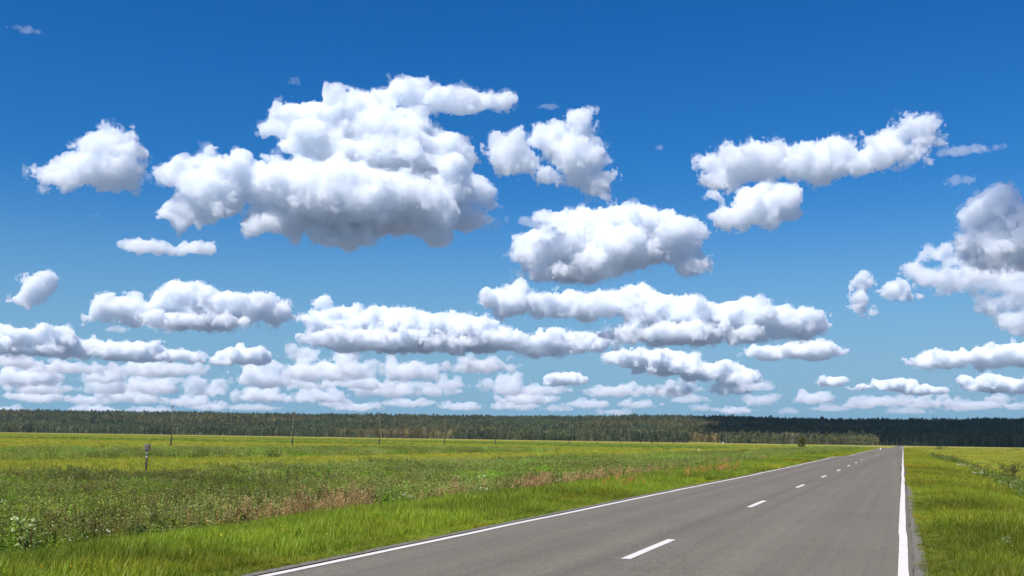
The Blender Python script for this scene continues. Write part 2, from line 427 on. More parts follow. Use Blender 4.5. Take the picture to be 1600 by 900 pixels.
# crumbled gravel along the asphalt edge
sm, t, p = new_mat('crumbled_gravel')
g = t.nodes.new('ShaderNodeNewGeometry'); pos = g.outputs['Position']
c = ramp(t, noise_node(t, pos, 26, 5, .75), [(.3, (.06, .055, .045)), (.5, (.14, .13, .108)), (.72, (.26, .24, .20))])
t.links.new(c, p.inputs['Base Color']); p.inputs['Roughness'].default_value = 1
bp = t.nodes.new('ShaderNodeBump'); bp.inputs['Strength'].default_value = .8; bp.inputs['Distance'].default_value = .02
t.links.new(noise_node(t, pos, 26, 5, .75), bp.inputs['Height']); t.links.new(bp.outputs[0], p.inputs['Normal'])
def shoulder(x0, x1, seed):
    yy = np.array(sorted(list(np.arange(-60, 80, .4)) + list(np.arange(80, 600, 3.0))))
    xx = np.linspace(x0, x1, 4); X, Y = np.meshgrid(xx, yy, indexing='ij')
    Z = ground_z(X, Y) + .012
    v = np.stack([X, Y, Z], -1).reshape(-1, 3); i = np.arange(X.size).reshape(X.shape)
    q = np.stack([i[:-1, :-1], i[1:, :-1], i[1:, 1:], i[:-1, 1:]], -1).reshape(-1, 4)
    return place('shoulder', v, q, sm, kind='structure')
shoulder(-.06, .12, 1); shoulder(-7.26, -7.1, 2)
# ---------------------------------------------------------------- plant meshes
class Tri:
    """collects triangles with a material slot each and becomes one mesh"""
    def __init__(s): s.v = []; s.f = []; s.m = []; s.n = 0
    def add(s, v, f, m=0):
        v = np.asarray(v, np.float32); f = np.asarray(f)
        s.v.append(v); s.f.append(f + s.n); s.m.append(np.full(len(f), m, np.int32)); s.n += len(v)
    def tube(s, pts, rad, m=0, sides=4):
        pts = np.asarray(pts, float); k = len(pts); rings = []
        for i in range(k):
            d = pts[min(k-1, i+1)] - pts[max(0, i-1)]; d /= np.linalg.norm(d) + 1e-9
            a = np.cross(d, [0.3, 1, .1]); a /= np.linalg.norm(a) + 1e-9; b = np.cross(d, a)
            th = np.arange(sides)/sides*2*math.pi
            rings.append(pts[i] + rad[i]*(np.cos(th)[:, None]*a + np.sin(th)[:, None]*b))
        v = np.concatenate(rings); f = []
        for i in range(k-1):
            for j in range(sides):
                a0 = i*sides + j; a1 = i*sides + (j+1) % sides
                f += [(a0, a1, a1+sides), (a0, a1+sides, a0+sides)]
        c = len(v); v = np.concatenate([v, pts[-1:]]); e = (k-1)*sides
        f += [(e+j, e+(j+1) % sides, c) for j in range(sides)]
        s.add(v, f, m)
    def leaves(s, c, ln, wd, direc, rng, m=0, droop=.25):
        """c: N centres/bases, direc: N directions; one folded rhombic leaf each (4 tris)"""
        n = len(c); d = direc/np.linalg.norm(direc, axis=1, keepdims=True)
        up = rng.normal(size=(n, 3)); sd = np.cross(d, up); sd /= np.linalg.norm(sd, axis=1, keepdims=True) + 1e-9
        nn = np.cross(d, sd)
        ln = np.broadcast_to(np.asarray(ln, float), (n,))[:, None]; wd = np.broadcast_to(np.asarray(wd, float), (n,))[:, None]
        b = c; mid = c + d*ln*.5 + nn*ln*.06; tip = c + d*ln; tip[:, 2:] -= droop*ln
        l = c + d*ln*.45 + sd*wd*.5; r = c + d*ln*.45 - sd*wd*.5
        v = np.stack([b, l, tip, r, mid], 1).reshape(-1, 3); k = np.arange(n)[:, None]*5
        f = np.concatenate([k + [0, 1, 4], k + [1, 2, 4], k + [2, 3, 4], k + [3, 0, 4]])
        s.add(v, f, m)
    def blades(s, base, h, w, lean, az, m=0):
        n = len(base); sa = np.stack([np.cos(az), np.sin(az), az*0], -1); wd = np.stack([-np.sin(az), np.cos(az), az*0], -1)
        h = h[:, None]; w = w[:, None]; lean = lean[:, None]; z = np.array([[0, 0, 1.]])
        p1 = base + z*h*.5 + sa*lean*h*.22; p2 = base + z*h*(1 - .35*lean) + sa*lean*h*.85
        v = np.stack([base - wd*w/2, base + wd*w/2, p1 - wd*w*.42, p1 + wd*w*.42, p2], 1).reshape(-1, 3)
        k = np.arange(n)[:, None]*5
        s.add(v, np.concatenate([k + [0, 1, 3], k + [0, 3, 2], k + [2, 3, 4]]), m)
    def mesh(s, name, mats):
        f = np.concatenate(s.f); me = mesh_from(name, np.concatenate(s.v), f)
        for m in mats: me.materials.append(m)
        me.polygons.foreach_set('material_index', np.concatenate(s.m)); me.update()
        return me

def leaf_mat(name, col, var=.35, trans=.35, tint=True, rough=.55, hue=.02):
    """col: leaf colour; each instance is lighter or darker by its own 'tint' and random number"""
    m = bpy.data.materials.new(name); m.use_nodes = True; t = m.node_tree; t.nodes.clear()
    out = t.nodes.new('ShaderNodeOutputMaterial')
    oi = t.nodes.new('ShaderNodeObjectInfo')
    h = t.nodes.new('ShaderNodeHueSaturation'); h.inputs['Color'].default_value = (*col, 1)
    mr = t.nodes.new('ShaderNodeMapRange'); mr.inputs['To Min'].default_value = 1 - var; mr.inputs['To Max'].default_value = 1 + var
    t.links.new(oi.outputs['Random'], mr.inputs['Value'])
    w = t.nodes.new('ShaderNodeMath'); w.operation = 'FRACT'; ml = t.nodes.new('ShaderNodeMath'); ml.operation = 'MULTIPLY'
    t.links.new(oi.outputs['Random'], ml.inputs[0]); ml.inputs[1].default_value = 7.13; t.links.new(ml.outputs[0], w.inputs[0])
    mh = t.nodes.new('ShaderNodeMapRange'); mh.inputs['To Min'].default_value = .5 - hue; mh.inputs['To Max'].default_value = .5 + hue
    t.links.new(w.outputs[0], mh.inputs['Value']); t.links.new(mh.outputs[0], h.inputs['Hue']); t.links.new(mr.outputs[0], h.inputs['Value'])
    c = h.outputs[0]
    if tint:
        at = t.nodes.new('ShaderNodeAttribute'); at.attribute_type = 'INSTANCER'; at.attribute_name = 'tint'
        c = mixc(t, 1.0, c, at.outputs['Color'], 'MULTIPLY')
    df = t.nodes.new('ShaderNodeBsdfDiffuse'); tr = t.nodes.new('ShaderNodeBsdfTranslucent'); mx = t.nodes.new('ShaderNodeMixShader')
    t.links.new(c, df.inputs['Color']); t.links.new(mixc(t, 1.0, c, (1.15, 1.1, .6), 'MULTIPLY'), tr.inputs['Color'])
    mx.inputs[0].default_value = trans
    t.links.new(df.outputs[0], mx.inputs[1]); t.links.new(tr.outputs[0], mx.inputs[2])
    gl = t.nodes.new('ShaderNodeBsdfGlossy'); gl.inputs['Roughness'].default_value = rough; gl.inputs['Color'].default_value = (1, 1, 1, 1)
    m2 = t.nodes.new('ShaderNodeMixShader'); m2.inputs[0].default_value = .015
    t.links.new(mx.outputs[0], m2.inputs[1]); t.links.new(gl.outputs[0], m2.inputs[2])
    t.links.new(m2.outputs[0], out.inputs[0])
    return m

def protos(name, meshes):
    c = bpy.data.collections.new(name)
    for k, me in enumerate(meshes):
        o = bpy.data.objects.new('%s_%02d' % (name, k), me); c.objects.link(o)
    return c
def scatter(name, coll, P, rot, scl, idx, tint, label, category, lean=.06, rng=np.random.default_rng(3)):
    me = bpy.data.meshes.new(name + '_points'); n = len(P)
    me.vertices.add(n); me.vertices.foreach_set('co', np.ascontiguousarray(P, np.float32).ravel())
    def attr(nm, ty, data, key='value'):
        a = me.attributes.new(nm, ty, 'POINT'); a.data.foreach_set(key, np.ascontiguousarray(data).ravel())
    R = np.stack([rng.normal(size=n)*lean, rng.normal(size=n)*lean, rot], -1).astype(np.float32)
    attr('rot', 'FLOAT_VECTOR', R, 'vector'); S = np.asarray(scl, np.float32)
    if S.ndim == 1: S = np.stack([S, S, S], -1)
    attr('scl', 'FLOAT_VECTOR', S, 'vector'); attr('idx', 'INT', np.asarray(idx, np.int32))
    T = np.ones((n, 4), np.float32); T[:, :3] = tint
    attr('tint', 'FLOAT_COLOR', T, 'color')
    o = bpy.data.objects.new(name, me); scene.collection.objects.link(o)
    o['kind'] = 'stuff'; o['label'] = label; o['category'] = category
    gt = bpy.data.node_groups.new('scatter_' + name, 'GeometryNodeTree')
    gt.interface.new_socket('Geometry', in_out='INPUT', socket_type='NodeSocketGeometry')
    gt.interface.new_socket('Geometry', in_out='OUTPUT', socket_type='NodeSocketGeometry')
    gi = gt.nodes.new('NodeGroupInput'); go = gt.nodes.new('NodeGroupOutput')
    ip = gt.nodes.new('GeometryNodeInstanceOnPoints'); ci = gt.nodes.new('GeometryNodeCollectionInfo')
    ci.inputs['Collection'].default_value = coll; ci.inputs['Separate Children'].default_value = True
    ci.inputs['Reset Children'].default_value = True
    def na(nm, ty):
        a = gt.nodes.new('GeometryNodeInputNamedAttribute'); a.data_type = ty; a.inputs[0].default_value = nm
        return [s for s in a.outputs if s.enabled and s.name == 'Attribute'][0]
    L = gt.links.new
    L(gi.outputs[0], ip.inputs['Points']); L(ci.outputs[0], ip.inputs['Instance']); ip.inputs['Pick Instance'].default_value = True
    L(na('idx', 'INT'), ip.inputs['Instance Index']); L(na('scl', 'FLOAT_VECTOR'), ip.inputs['Scale'])
    er = gt.nodes.new('FunctionNodeEulerToRotation'); L(na('rot', 'FLOAT_VECTOR'), er.inputs[0]); L(er.outputs[0], ip.inputs['Rotation'])
    L(ip.outputs[0], go.inputs[0])
    md = o.modifiers.new('scatter', 'NODES'); md.node_group = gt
    return o

rg = np.random.default_rng(77)
# -- grass
M_GRASS = leaf_mat('grass_blade', (.22, .295, .02), var=.30, hue=.025)
M_GRASS2 = leaf_mat('straw_blade', (.34, .27, .10), var=.3)
M_YEL = leaf_mat('yellow_petal', (.75, .55, .02), var=.1, trans=.2)
def tuft(n, h0, h1, spread, w, dry=0.0, flower=0):
    T = Tri(); b = np.zeros((n, 3)); r = spread*np.sqrt(rg.random(n)); a = rg.random(n)*6.283
    b[:, 0] = r*np.cos(a); b[:, 1] = r*np.sin(a); b[:, 2] = -.01
    k = rg.random(n) < dry; h = rg.uniform(h0, h1, n); W = rg.uniform(.6, 1.2, n)*w
    ln = rg.uniform(.05, .8, n); az = a + rg.normal(size=n)*.8
    for s, m in ((~k, 0), (k, 1)):
        if s.any(): T.blades(b[s], h[s], W[s], ln[s], az[s], m)
    for _ in range(flower):
        c = np.array([rg.normal()*spread*.5, rg.normal()*spread*.5, h1*rg.uniform(.8, 1.05)])
        T.tube([[c[0], c[1], 0], c], [.0015, .001], 0, 3)
        u = rg.normal(size=(7, 3)); u[:, 2] = abs(u[:, 2])*.5
        T.leaves(np.repeat(c[None], 7, 0), .022, .016, u, rg, 2, 0)
    return T.mesh('grass_tuft', [M_GRASS, M_GRASS2, M_YEL])
C_GRASS = protos('grass', [tuft(30, .12, .30, .13, .008), tuft(34, .10, .24, .15, .008, .06), tuft(30, .18, .40, .14, .009, .03),
                           tuft(26, .08, .18, .14, .008, .12), tuft(26, .10, .22, .14, .008, .05, 1)])
C_GRASS_FAR = protos('grass_far', [tuft(60, .15, .34, .38, .020), tuft(60, .12, .30, .40, .022, .08), tuft(60, .16, .42, .36, .020, .04)])
C_FIELD = protos('field_grass', [tuft(80, .22, .5, .7, .03, .05), tuft(80, .18, .42, .75, .032, .2), tuft(80, .25, .6, .6, .03, .0)])

# -- tall reddish dry grass with plumes
M_DRY = leaf_mat('dry_plume', (.46, .32, .14), var=.3, trans=.3); M_DRYST = leaf_mat('dry_stem', (.42, .29, .12), var=.25)
def dry_clump(n, h0, h1, spread):
    T = Tri()
    for _ in range(n):
        x, y = rg.normal(size=2)*spread; h = rg.uniform(h0, h1); lx, ly = rg.normal(size=2)*.10*h
        T.tube([[x, y, 0], [x + lx*.4, y + ly*.4, h*.6], [x + lx, y + ly, h]], [.003, .0025, .0015], 1, 3)
        k = 13; tt = rg.uniform(.72, 1.04, k); c = np.stack([x + lx*tt, y + ly*tt, h*tt], -1)
        u = rg.normal(size=(k, 3))*.5; u[:, 2] += .7
        T.leaves(c, .075, .022, u, rg, 0, .1)
    b = np.zeros((14, 3)); b[:, :2] = rg.normal(size=(14, 2))*spread
    T.blades(b, rg.uniform(.3, .6, 14)*h1, np.full(14, .008), rg.uniform(.1, .7, 14), rg.random(14)*6.28, 2)
    return T.mesh('dry_clump', [M_DRY, M_DRYST, M_GRASS])
C_DRY = protos('dry_grass', [dry_clump(9, .55, .95, .12), dry_clump(7, .45, .85, .14), dry_clump(11, .6, 1.0, .15)])

# -- tall weeds
M_LEAF = leaf_mat('weed_leaf', (.135, .20, .016), var=.35, hue=.03); M_GREY = leaf_mat('mugwort_leaf', (.22, .26, .065), var=.25)
M_HEAD = leaf_mat('seed_head', (.17, .165, .045), var=.35, hue=.035); M_PALE = leaf_mat('pale_flower', (.62, .63, .50), var=.15, trans=.2)
M_STEM = leaf_mat('weed_stem', (.12, .13, .045), var=.3)
def weed(h, nl, ll, lw, lm, heads=0, hm=1, stems=1, spread=.05, top=.2, basal=0):
    T = Tri()
    for _ in range(stems):
        x, y = rg.normal(size=2)*spread; hh = h*rg.uniform(.75, 1.08); lx, ly = rg.normal(size=2)*.12*hh
        P = lambda q: np.stack([x + lx*q**1.5, y + ly*q**1.5, hh*q], -1)
        q = np.array([0, .35, .7, 1.]); T.tube(P(q), [.006, .005, .004, .002], 2, 3)
        tt = rg.uniform(.12, 1, nl); a = np.arange(nl)*2.4 + rg.normal(size=nl)*.4
        d = np.stack([np.cos(a), np.sin(a), rg.uniform(.1, .9, nl)], -1); sz = (1.15 - .65*tt)*rg.uniform(.7, 1.25, nl)
        T.leaves(P(tt), ll*sz, lw*sz, d, rg, 0, .3)
        if heads:
            tt = 1 - top*rg.random(heads)**1.3; u = rg.normal(size=(heads, 3))*.6; u[:, 2] = abs(u[:, 2]) + .25
            T.leaves(P(tt) + rg.normal(size=(heads, 3))*[.03, .03, .02], .05, .03, u, rg, 1, 0)
    if basal:
        a = rg.random(basal)*6.28; d = np.stack([np.cos(a), np.sin(a), np.full(basal, .9)], -1)
        T.leaves(np.zeros((basal, 3)), ll*1.6, lw*1.4, d, rg, 0, .5)
    return T.mesh('weed', [lm, [M_HEAD, M_PALE, M_GREY][hm - 1] if hm else M_HEAD, M_STEM])
WEEDS = [weed(1.0, 22, .14, .05, M_LEAF, 16, 1, 3, .12), weed(.9, 26, .12, .045, M_LEAF, 0, 1, 4, .14), weed(1.05, 26, .10, .035, M_GREY, 18, 3, 3, .12),
         weed(1.1, 16, .10, .03, M_LEAF, 30, 1, 3, .12, .3), weed(.7, 26, .12, .05, M_LEAF, 8, 2, 3, .14, .08), weed(.6, 30, .10, .03, M_GRASS, 0, 1, 5, .14),
         weed(.85, 20, .20, .10, M_LEAF, 6, 1, 2, .1, .2, 6)]
C_WEED = protos('weeds', WEEDS)
def bigweed(k, **kw):
    """a wider clump of the same weeds for further away"""
    return weed(stems=k, spread=.42, **kw)
C_WEEDF = protos('weeds_far', [bigweed(9, h=1.0, nl=14, ll=.22, lw=.09, lm=M_LEAF, heads=10, hm=1), bigweed(9, h=.9, nl=16, ll=.2, lw=.09, lm=M_LEAF),
     bigweed(9, h=1.0, nl=15, ll=.18, lw=.07, lm=M_GREY, heads=10, hm=3), bigweed(9, h=1.05, nl=9, ll=.18, lw=.06, lm=M_LEAF, heads=20, hm=1, top=.35), bigweed(8, h=.75, nl=12, ll=.2, lw=.09, lm=M_LEAF, heads=5, hm=2, top=.1)])

# ---------------------------------------------------------------- scattering
rp = np.random.default_rng(2024)
def in_view(P, margin=6.0):
    x, y = P[:, 0], P[:, 1]; az = np.degrees(np.arctan2(x, y)); r = np.hypot(x, y)
    mg = np.degrees(np.arctan2(margin, r))
    return (az > -47.5 - mg) & (az < 6.3 + mg) & (y > 3)
def pts(x0, x1, y0, y1, dens):
    n = int(dens*(x1-x0)*(y1-y0)); P = np.stack([rp.uniform(x0, x1, n), rp.uniform(y0, y1, n)], -1)
    return P[in_view(P)]
def lift(P, dz=0): return np.stack([P[:, 0], P[:, 1], ground_z(P[:, 0], P[:, 1]) + dz], -1)
def tints(P, a=.75, b=1.25, s=6, seed=0):
    k = fbm(P[:, 0], P[:, 1], s, seed, 4); k = np.clip((k - .3)/.4, 0, 1)
    return a + (b - a)*k
def go(name, coll, P, sc, idx, tint, label, cat, lean=.06, dz=0):
    n = len(P); scatter(name, coll, lift(P, dz), rp.random(n)*6.283, sc, idx, tint, label, cat, lean)
    print(name, n)
def rgb(k, c): return np.clip(k, 0, 3)[:, None]*np.asarray(c)[None, :]

# verge grass both sides of the road, shorter and more worn by the asphalt
def verge(name, x0, x1, bands, edge, label, side):
    Ps = []; S = []; I = []; T = []
    for (y0, y1, d) in bands:
        P = pts(x0, x1, y0, y1, d); e = np.abs(P[:, 0] - edge)
        keep = (rp.random(len(P)) < np.clip(.6 + e/.5, 0, 1)) & (e > .0 + .12*noise2(P[:, 1], P[:, 1]*0, .7, 5))
        P = P[keep]; e = e[keep]
        n = len(P); k = fbm(P[:, 0], P[:, 1], 2.2, 9, 4)
        s = (.40 + .55*np.clip(e/2.0, 0, 1))*(.5 + .9*k)*rp.uniform(.7, 1.2, n)
        idx = np.where(rp.random(n) < .004, 4, rp.integers(0, 4, n)); idx[e < .5] = 3
        tn = rgb(tints(P, .72, 1.30, 2.5, 2)*(.85 + .3*noise2(P[:, 0], P[:, 1]*.35, 9, 8)), (1, 1, 1))
        y = noise2(P[:, 0], P[:, 1], 1.6, 14); hot = np.clip((y - .62)/.2, 0, 1)*np.clip(1.6 - e/2.2, 0, 1)
        tn = tn*(1 - hot[:, None]) + hot[:, None]*tn*np.array([1.18, 1.0, .8])
        if side > 0: tn *= np.array([1.0, .93, .85])*.92
        Ps.append(P); S.append(s); I.append(idx); T.append(tn)
    go(name, C_GRASS, np.concatenate(Ps), np.concatenate(S), np.concatenate(I), np.concatenate(T), label, 'grass', .12)
verge('verge_grass', -16.2, -7.14, [(8, 26, 230), (26, 45, 110)], -7.14, 'bright green grass verge along the left edge of the road', -1)
verge('verge_grass', -.02, 6.0, [(9, 30, 230), (30, 55, 110)], -.02, 'mown yellow-green grass verge right of the road', 1)
def far_verge(x0, x1, edge, label, side):
    P = np.concatenate([pts(x0, x1, 43, 120, 14), pts(x0, x1, 120, 420, 5)]); e = np.abs(P[:, 0] - edge)
    P = P[e > .1]; e = np.abs(P[:, 0] - edge); n = len(P)
    tn = rgb(tints(P, .8, 1.25, 6, 3), (1, 1, 1)); hot = np.clip((noise2(P[:, 0], P[:, 1], 5, 14) - .6)/.2, 0, 1)*np.clip(1.4 - e/2.0, 0, 1)
    tn = tn*(1 - hot[:, None]) + hot[:, None]*tn*np.array([1.5, 1.02, .9])
    if side > 0: tn *= np.array([1.08, .93, .85])
    go('verge_grass', C_GRASS_FAR, P, (.55 + .5*np.clip(e/2.5, 0, 1))*rp.uniform(.7, 1.25, n), rp.integers(0, 3, n), tn, label, 'grass')
far_verge(-15.5, -7.14, -7.14, 'distant part of the green verge narrowing along the left road edge', -1)
far_verge(-.02, 5.0, -.02, 'distant part of the verge narrowing along the right road edge', 1)

# dry tan grass along the foot of the left verge
P = np.concatenate([pts(-17.6, -13.9, 14, 45, 6.5), pts(-18.5, -13.9, 45, 130, 3.0)])
k = fbm(P[:, 0]*1.3, P[:, 1]*.8, 3.2, 33, 3); along = np.interp(P[:, 1], [14, 19, 24, 60, 130], [-.40, -.20, .08, .03, -.04])
P = P[k + along + .10*np.exp(-((P[:, 0] + 15.6)/1.0)**2) > .645]; n = len(P)
go('dry_grass', C_DRY, P, rp.uniform(.65, 1.05, n), rp.integers(0, 3, n), rgb(rp.uniform(.8, 1.2, n), (1, 1, 1)), 'reddish tan dry grass at the foot of the left verge', 'dry grass', .1)
P = np.concatenate([pts(-9.4, -8.3, 33, 37, 2.5), pts(-9.6, -8.2, 43, 60, 1.5)]); n = len(P)
go('dry_grass', C_DRY, P, rp.uniform(.38, .6, n), rp.integers(0, 3, n), rgb(rp.uniform(.9, 1.3, n), (1.2, .85, .7)), 'orange tufts in the green verge close to the left road line', 'dry grass', .15)

# the tall weeds between verge and field
def weed_zone(name, coll, P, nvar, smin, smax, label, seed, grey=0):
    n = len(P); a = fbm(P[:, 0], P[:, 1], 7, seed, 3); b = fbm(P[:, 0], P[:, 1], 4.5, seed + 7, 3)
    idx = np.where(a > .60, 2, np.where(a < .40, 1, np.where(b > .62, 3, 0)))
    m = rp.random(n); idx = np.where(m < .35, rp.integers(0, nvar, n), idx)
    if grey: idx = np.where(rp.random(n) < grey, 2, idx)
    s = rp.uniform(smin, smax, n)*(.70 + .6*fbm(P[:, 0], P[:, 1], 5, seed + 3, 3))
    tn = rgb(tints(P, .75, 1.3, 5, seed + 5), (1, 1, 1)); w = np.clip((noise2(P[:, 0], P[:, 1], 8, seed + 6) - .5)*2, 0, 1)[:, None]
    g_ = np.clip((noise2(P[:, 0], P[:, 1], 4, seed + 16) - .55)*3, 0, 1)[:, None]; tn = 1.2*tn*(1 + w*np.array([.12, .06, .08]))*(1 + g_*np.array([.05, .40, -.1]))
    go(name, coll, P, s, idx, tn, label, 'weeds', .1)
P = pts(-46, -14.6, 14, 52, 9.0)
lim = -15.4 - 1.3*(noise2(P[:, 1], P[:, 1]*0, 5, 3) - .5) - np.interp(P[:, 1], [14, 22, 30], [1.4, .5, 0]); P = P[(P[:, 0] < lim) | (rp.random(len(P)) < .05)]
weed_zone('weeds', C_WEED, P, 7, .65, 1.1, 'dense tall weeds, green and brown, beyond the left verge', 51)
P = pts(-44, -15.5, 52, 130, 1.9); P = P[P[:, 0] > -44 + 5*fbm(P[:, 0], P[:, 1], 14, 4, 3)]
weed_zone('weeds', C_WEEDF, P, 5, .7, 1.15, 'grey-green and purplish weeds further along the road', 52, .25)
P = pts(-42, -15.5, 130, 520, .55); P = P[P[:, 0] > -42 + 8*fbm(P[:, 0], P[:, 1], 30, 4, 3)]
weed_zone('weeds', C_WEEDF, P, 5, .8, 1.2, 'far end of the weed strip by the road', 53, .3)
# second, paler band of weeds out in the field
P = pts(-150, -70, 50, 240, 1.1); f1 = fbm(P[:, 0]*.8, P[:, 1]*.35, 22, 61, 3) - np.abs(P[:, 0] + 88)/60
P = P[(f1 > .30) & (rp.random(len(P)) < .45)]
weed_zone('field_weeds', C_WEEDF, P, 5, .75, 1.1, 'loose grey-green band of weeds out in the yellow field', 54, .5)
P = pts(-330, -60, 200, 520, .22); f1 = fbm(P[:, 0]*.25, P[:, 1]*.8, 40, 63, 3)
P = P[f1 > .585]; n = len(P)
go('field_weeds', C_WEEDF, P, rp.uniform(.7, 1.1, n), rp.choice([1, 4, 0], n), rgb(rp.uniform(1.0, 1.3, n), (1.05, 1.2, .9)), 'dark green streaks of taller plants far out in the field', 'weeds')

# field grass
def field(x0, x1, y0, y1, d, label, sc=1.0, colr=(1.35, 1.1, 1.0), seed=71):
    P = pts(x0, x1, y0, y1, d); n = len(P)
    u = fbm(P[:, 0]*.5, P[:, 1]*1.0, 26, seed, 4); w = np.clip((u - .42)/.2, 0, 1)[:, None]
    tn = (np.array([1.5, 1.22, 1.9])*(1 - w) + np.array([1.75, 1.32, 2.2])*w)*rp.uniform(.85, 1.15, n)[:, None]*np.array(colr)/np.array([1.35, 1.1, 1.0])
    go('field_grass', C_FIELD, P, sc*rp.uniform(.7, 1.15, n), rp.integers(0, 3, n), tn, label, 'grass')
field(-170, -42, 36, 150, 2.2, 'yellow-green meadow grass beyond the weeds on the left', .85)
field(-420, -40, 150, 420, .32, 'distant yellow-green meadow grass on the left', 1.1)
field(-1000, -40, 420, 900, .10, 'far yellow-green meadow grass towards the forest on the left', 1.3, (1.25, 1.05, 1.1))
field(6.0, 160, 420, 900, .12, 'far meadow grass towards the forest on the right', 1.3, (1.3, 1.02, 1.1))
field(5.0, 60, 40, 130, 2.6, 'rough yellow-green grass on the right beyond the ditch', .9, (1.25, 1.02, 1.0))
field(5.0, 90, 130, 420, .6, 'distant rough grass on the right', 1.1, (1.3, 1.05, 1.0))
# ditch weeds with pale leaves, right of the road
P = np.concatenate([pts(3.4, 7.2, 20, 60, 9), pts(3.4, 7.6, 60, 180, 4)])
k = fbm(P[:, 0], P[:, 1]*.5, 3.5, 81, 3); cx_ = 5.2 + .5*(noise2(P[:, 1], P[:, 1]*0, 12, 4) - .5); P = P[(k > .42 + .08*(P[:, 1] > 70)) & (np.abs(P[:, 0] - cx_) < 1.5)]; n = len(P)
idx = np.where(rp.random(n) < .12, 4, rp.choice([1, 1, 0, 6, 5], n)); near_ = P[:, 1] < 62
go('ditch_weeds', C_WEED, P, rp.uniform(.5, .95, n)*np.where(P[:, 1] > 60, 1.2, 1), idx, rgb(rp.uniform(.8, 1.2, n), (1, 1.05, 1)), 'low weeds with white flowers in the ditch right of the road', 'weeds', .1)
M_WHITE = leaf_mat('white_blossom', (.58, .60, .46), var=.1, trans=.25)
def blossom():
    T = Tri(); T.tube([[0, 0, 0], [.03, 0, .4]], [.004, .002], 0, 3)
    for _ in range(5):
        c = np.array([rg.normal()*.16, rg.normal()*.16, rg.uniform(.32, .5)]); u = rg.normal(size=(5, 3)); u[:, 2] = abs(u[:, 2])
        T.leaves(np.repeat(c[None], 5, 0), .07, .05, u, rg, 1, 0)
    a = rg.random(14)*6.28; T.leaves(rg.normal(size=(14, 3))*[.1, .1, .05] + [0, 0, .2], .12, .06, np.stack([np.cos(a), np.sin(a), a*0 + .5], -1), rg, 0, .2)
    return T.mesh('blossom', [M_LEAF, M_WHITE])
C_BLOOM = protos('bloom', [blossom(), blossom(), blossom()])
P = pts(3.9, 6.6, 30, 100, .7); k = fbm(P[:, 0], P[:, 1]*.6, 5, 91, 3); P = P[(k > .56) & (np.abs(P[:, 0] - 5.1) < 1.1)]; n = len(P)
go('white_flowers', C_BLOOM, P, rp.uniform(.7, 1.2, n), rp.integers(0, 3, n), rgb(np.ones(n), (1, 1, 1)), 'patches of small white flowers along the right ditch', 'flowers', .15)
# ---------------------------------------------------------------- trees
M_BARK = leaf_mat('bark', (.10, .085, .07), var=.25, trans=0, tint=False); M_BIRCH = leaf_mat('birch_bark', (.36, .35, .33), var=.3, trans=0, tint=False)
M_DEAD = leaf_mat('dead_wood', (.36, .32, .28), var=.2, trans=0, tint=False)
M_PINE = leaf_mat('pine_needles', (.072, .092, .045), var=.3, trans=.15, hue=.02)
M_BLEAF = leaf_mat('birch_leaves', (.15, .165, .075), var=.3, trans=.3, hue=.025)
def crown_cloud(T, cs, rs, per, lsz, m):
    for c, r in zip(cs, rs):
        n = int(per*rg.uniform(.7, 1.3)); u = rg.normal(size=(n, 3)); u /= np.linalg.norm(u, axis=1, keepdims=True)
        p = c + u*(r*rg.uniform(.35, 1.05, n)**.6)[:, None]*[1, 1, .75]
        d = u + rg.normal(size=(n, 3))*.6; T.leaves(p, lsz*rg.uniform(.6, 1.3, n), lsz*.6*rg.uniform(.6, 1.3, n), d, rg, m, .2)
def birch(h, r, nc, per, lsz, dead=False, base=.30):
    K = Tri(); C = Tri(); lean = rg.normal(size=2)*.03*h
    P = lambda q: np.array([lean[0]*q*q, lean[1]*q*q, h*q])
    K.tube([P(0), P(.3), P(.65), P(.97)], [.016*h, .012*h, .007*h, .002*h], 0, 5)
    cs = []; rs = []
    for k in range(nc):
        q = rg.uniform(base, .96); w = r*math.sin(math.pi*min(1, max(.08, (q - base*.7)/(1.06 - base*.7))))**.7
        a = rg.random()*6.283; rr = w*math.sqrt(rg.uniform(.15, 1)); c = P(q) + np.array([rr*math.cos(a), rr*math.sin(a), 0])
        K.tube([P(q*.86), (P(q*.86) + c)/2 + [0, 0, .1], c], [.004*h, .003*h, .001*h], 0, 3)
        cs.append(c); rs.append(r*rg.uniform(.26, .46))
    if not dead: crown_cloud(C, cs, rs, per, lsz, 0)
    else: crown_cloud(C, cs, rs, max(3, per//7), lsz*.8, 0)
    return K, C
def pine(h, r, nc, per, lsz, base=.45):
    K = Tri(); C = Tri(); P = lambda q: np.array([0, 0, h*q])
    K.tube([P(0), P(.5), P(.96)], [.015*h, .011*h, .003*h], 0, 5); cs = []; rs = []
    for k in range(nc):
        q = rg.uniform(base, .97); w = r*(1.08 - (q - base)/(1 - base)*.75)*rg.uniform(.3, 1)
        a = rg.random()*6.283; c = P(q) + np.array([w*math.cos(a), w*math.sin(a), 0])
        K.tube([P(q*.95), c], [.004*h, .001*h], 0, 3); cs.append(c); rs.append(r*rg.uniform(.22, .4))
    crown_cloud(C, cs, rs, per, lsz, 0); return K, C
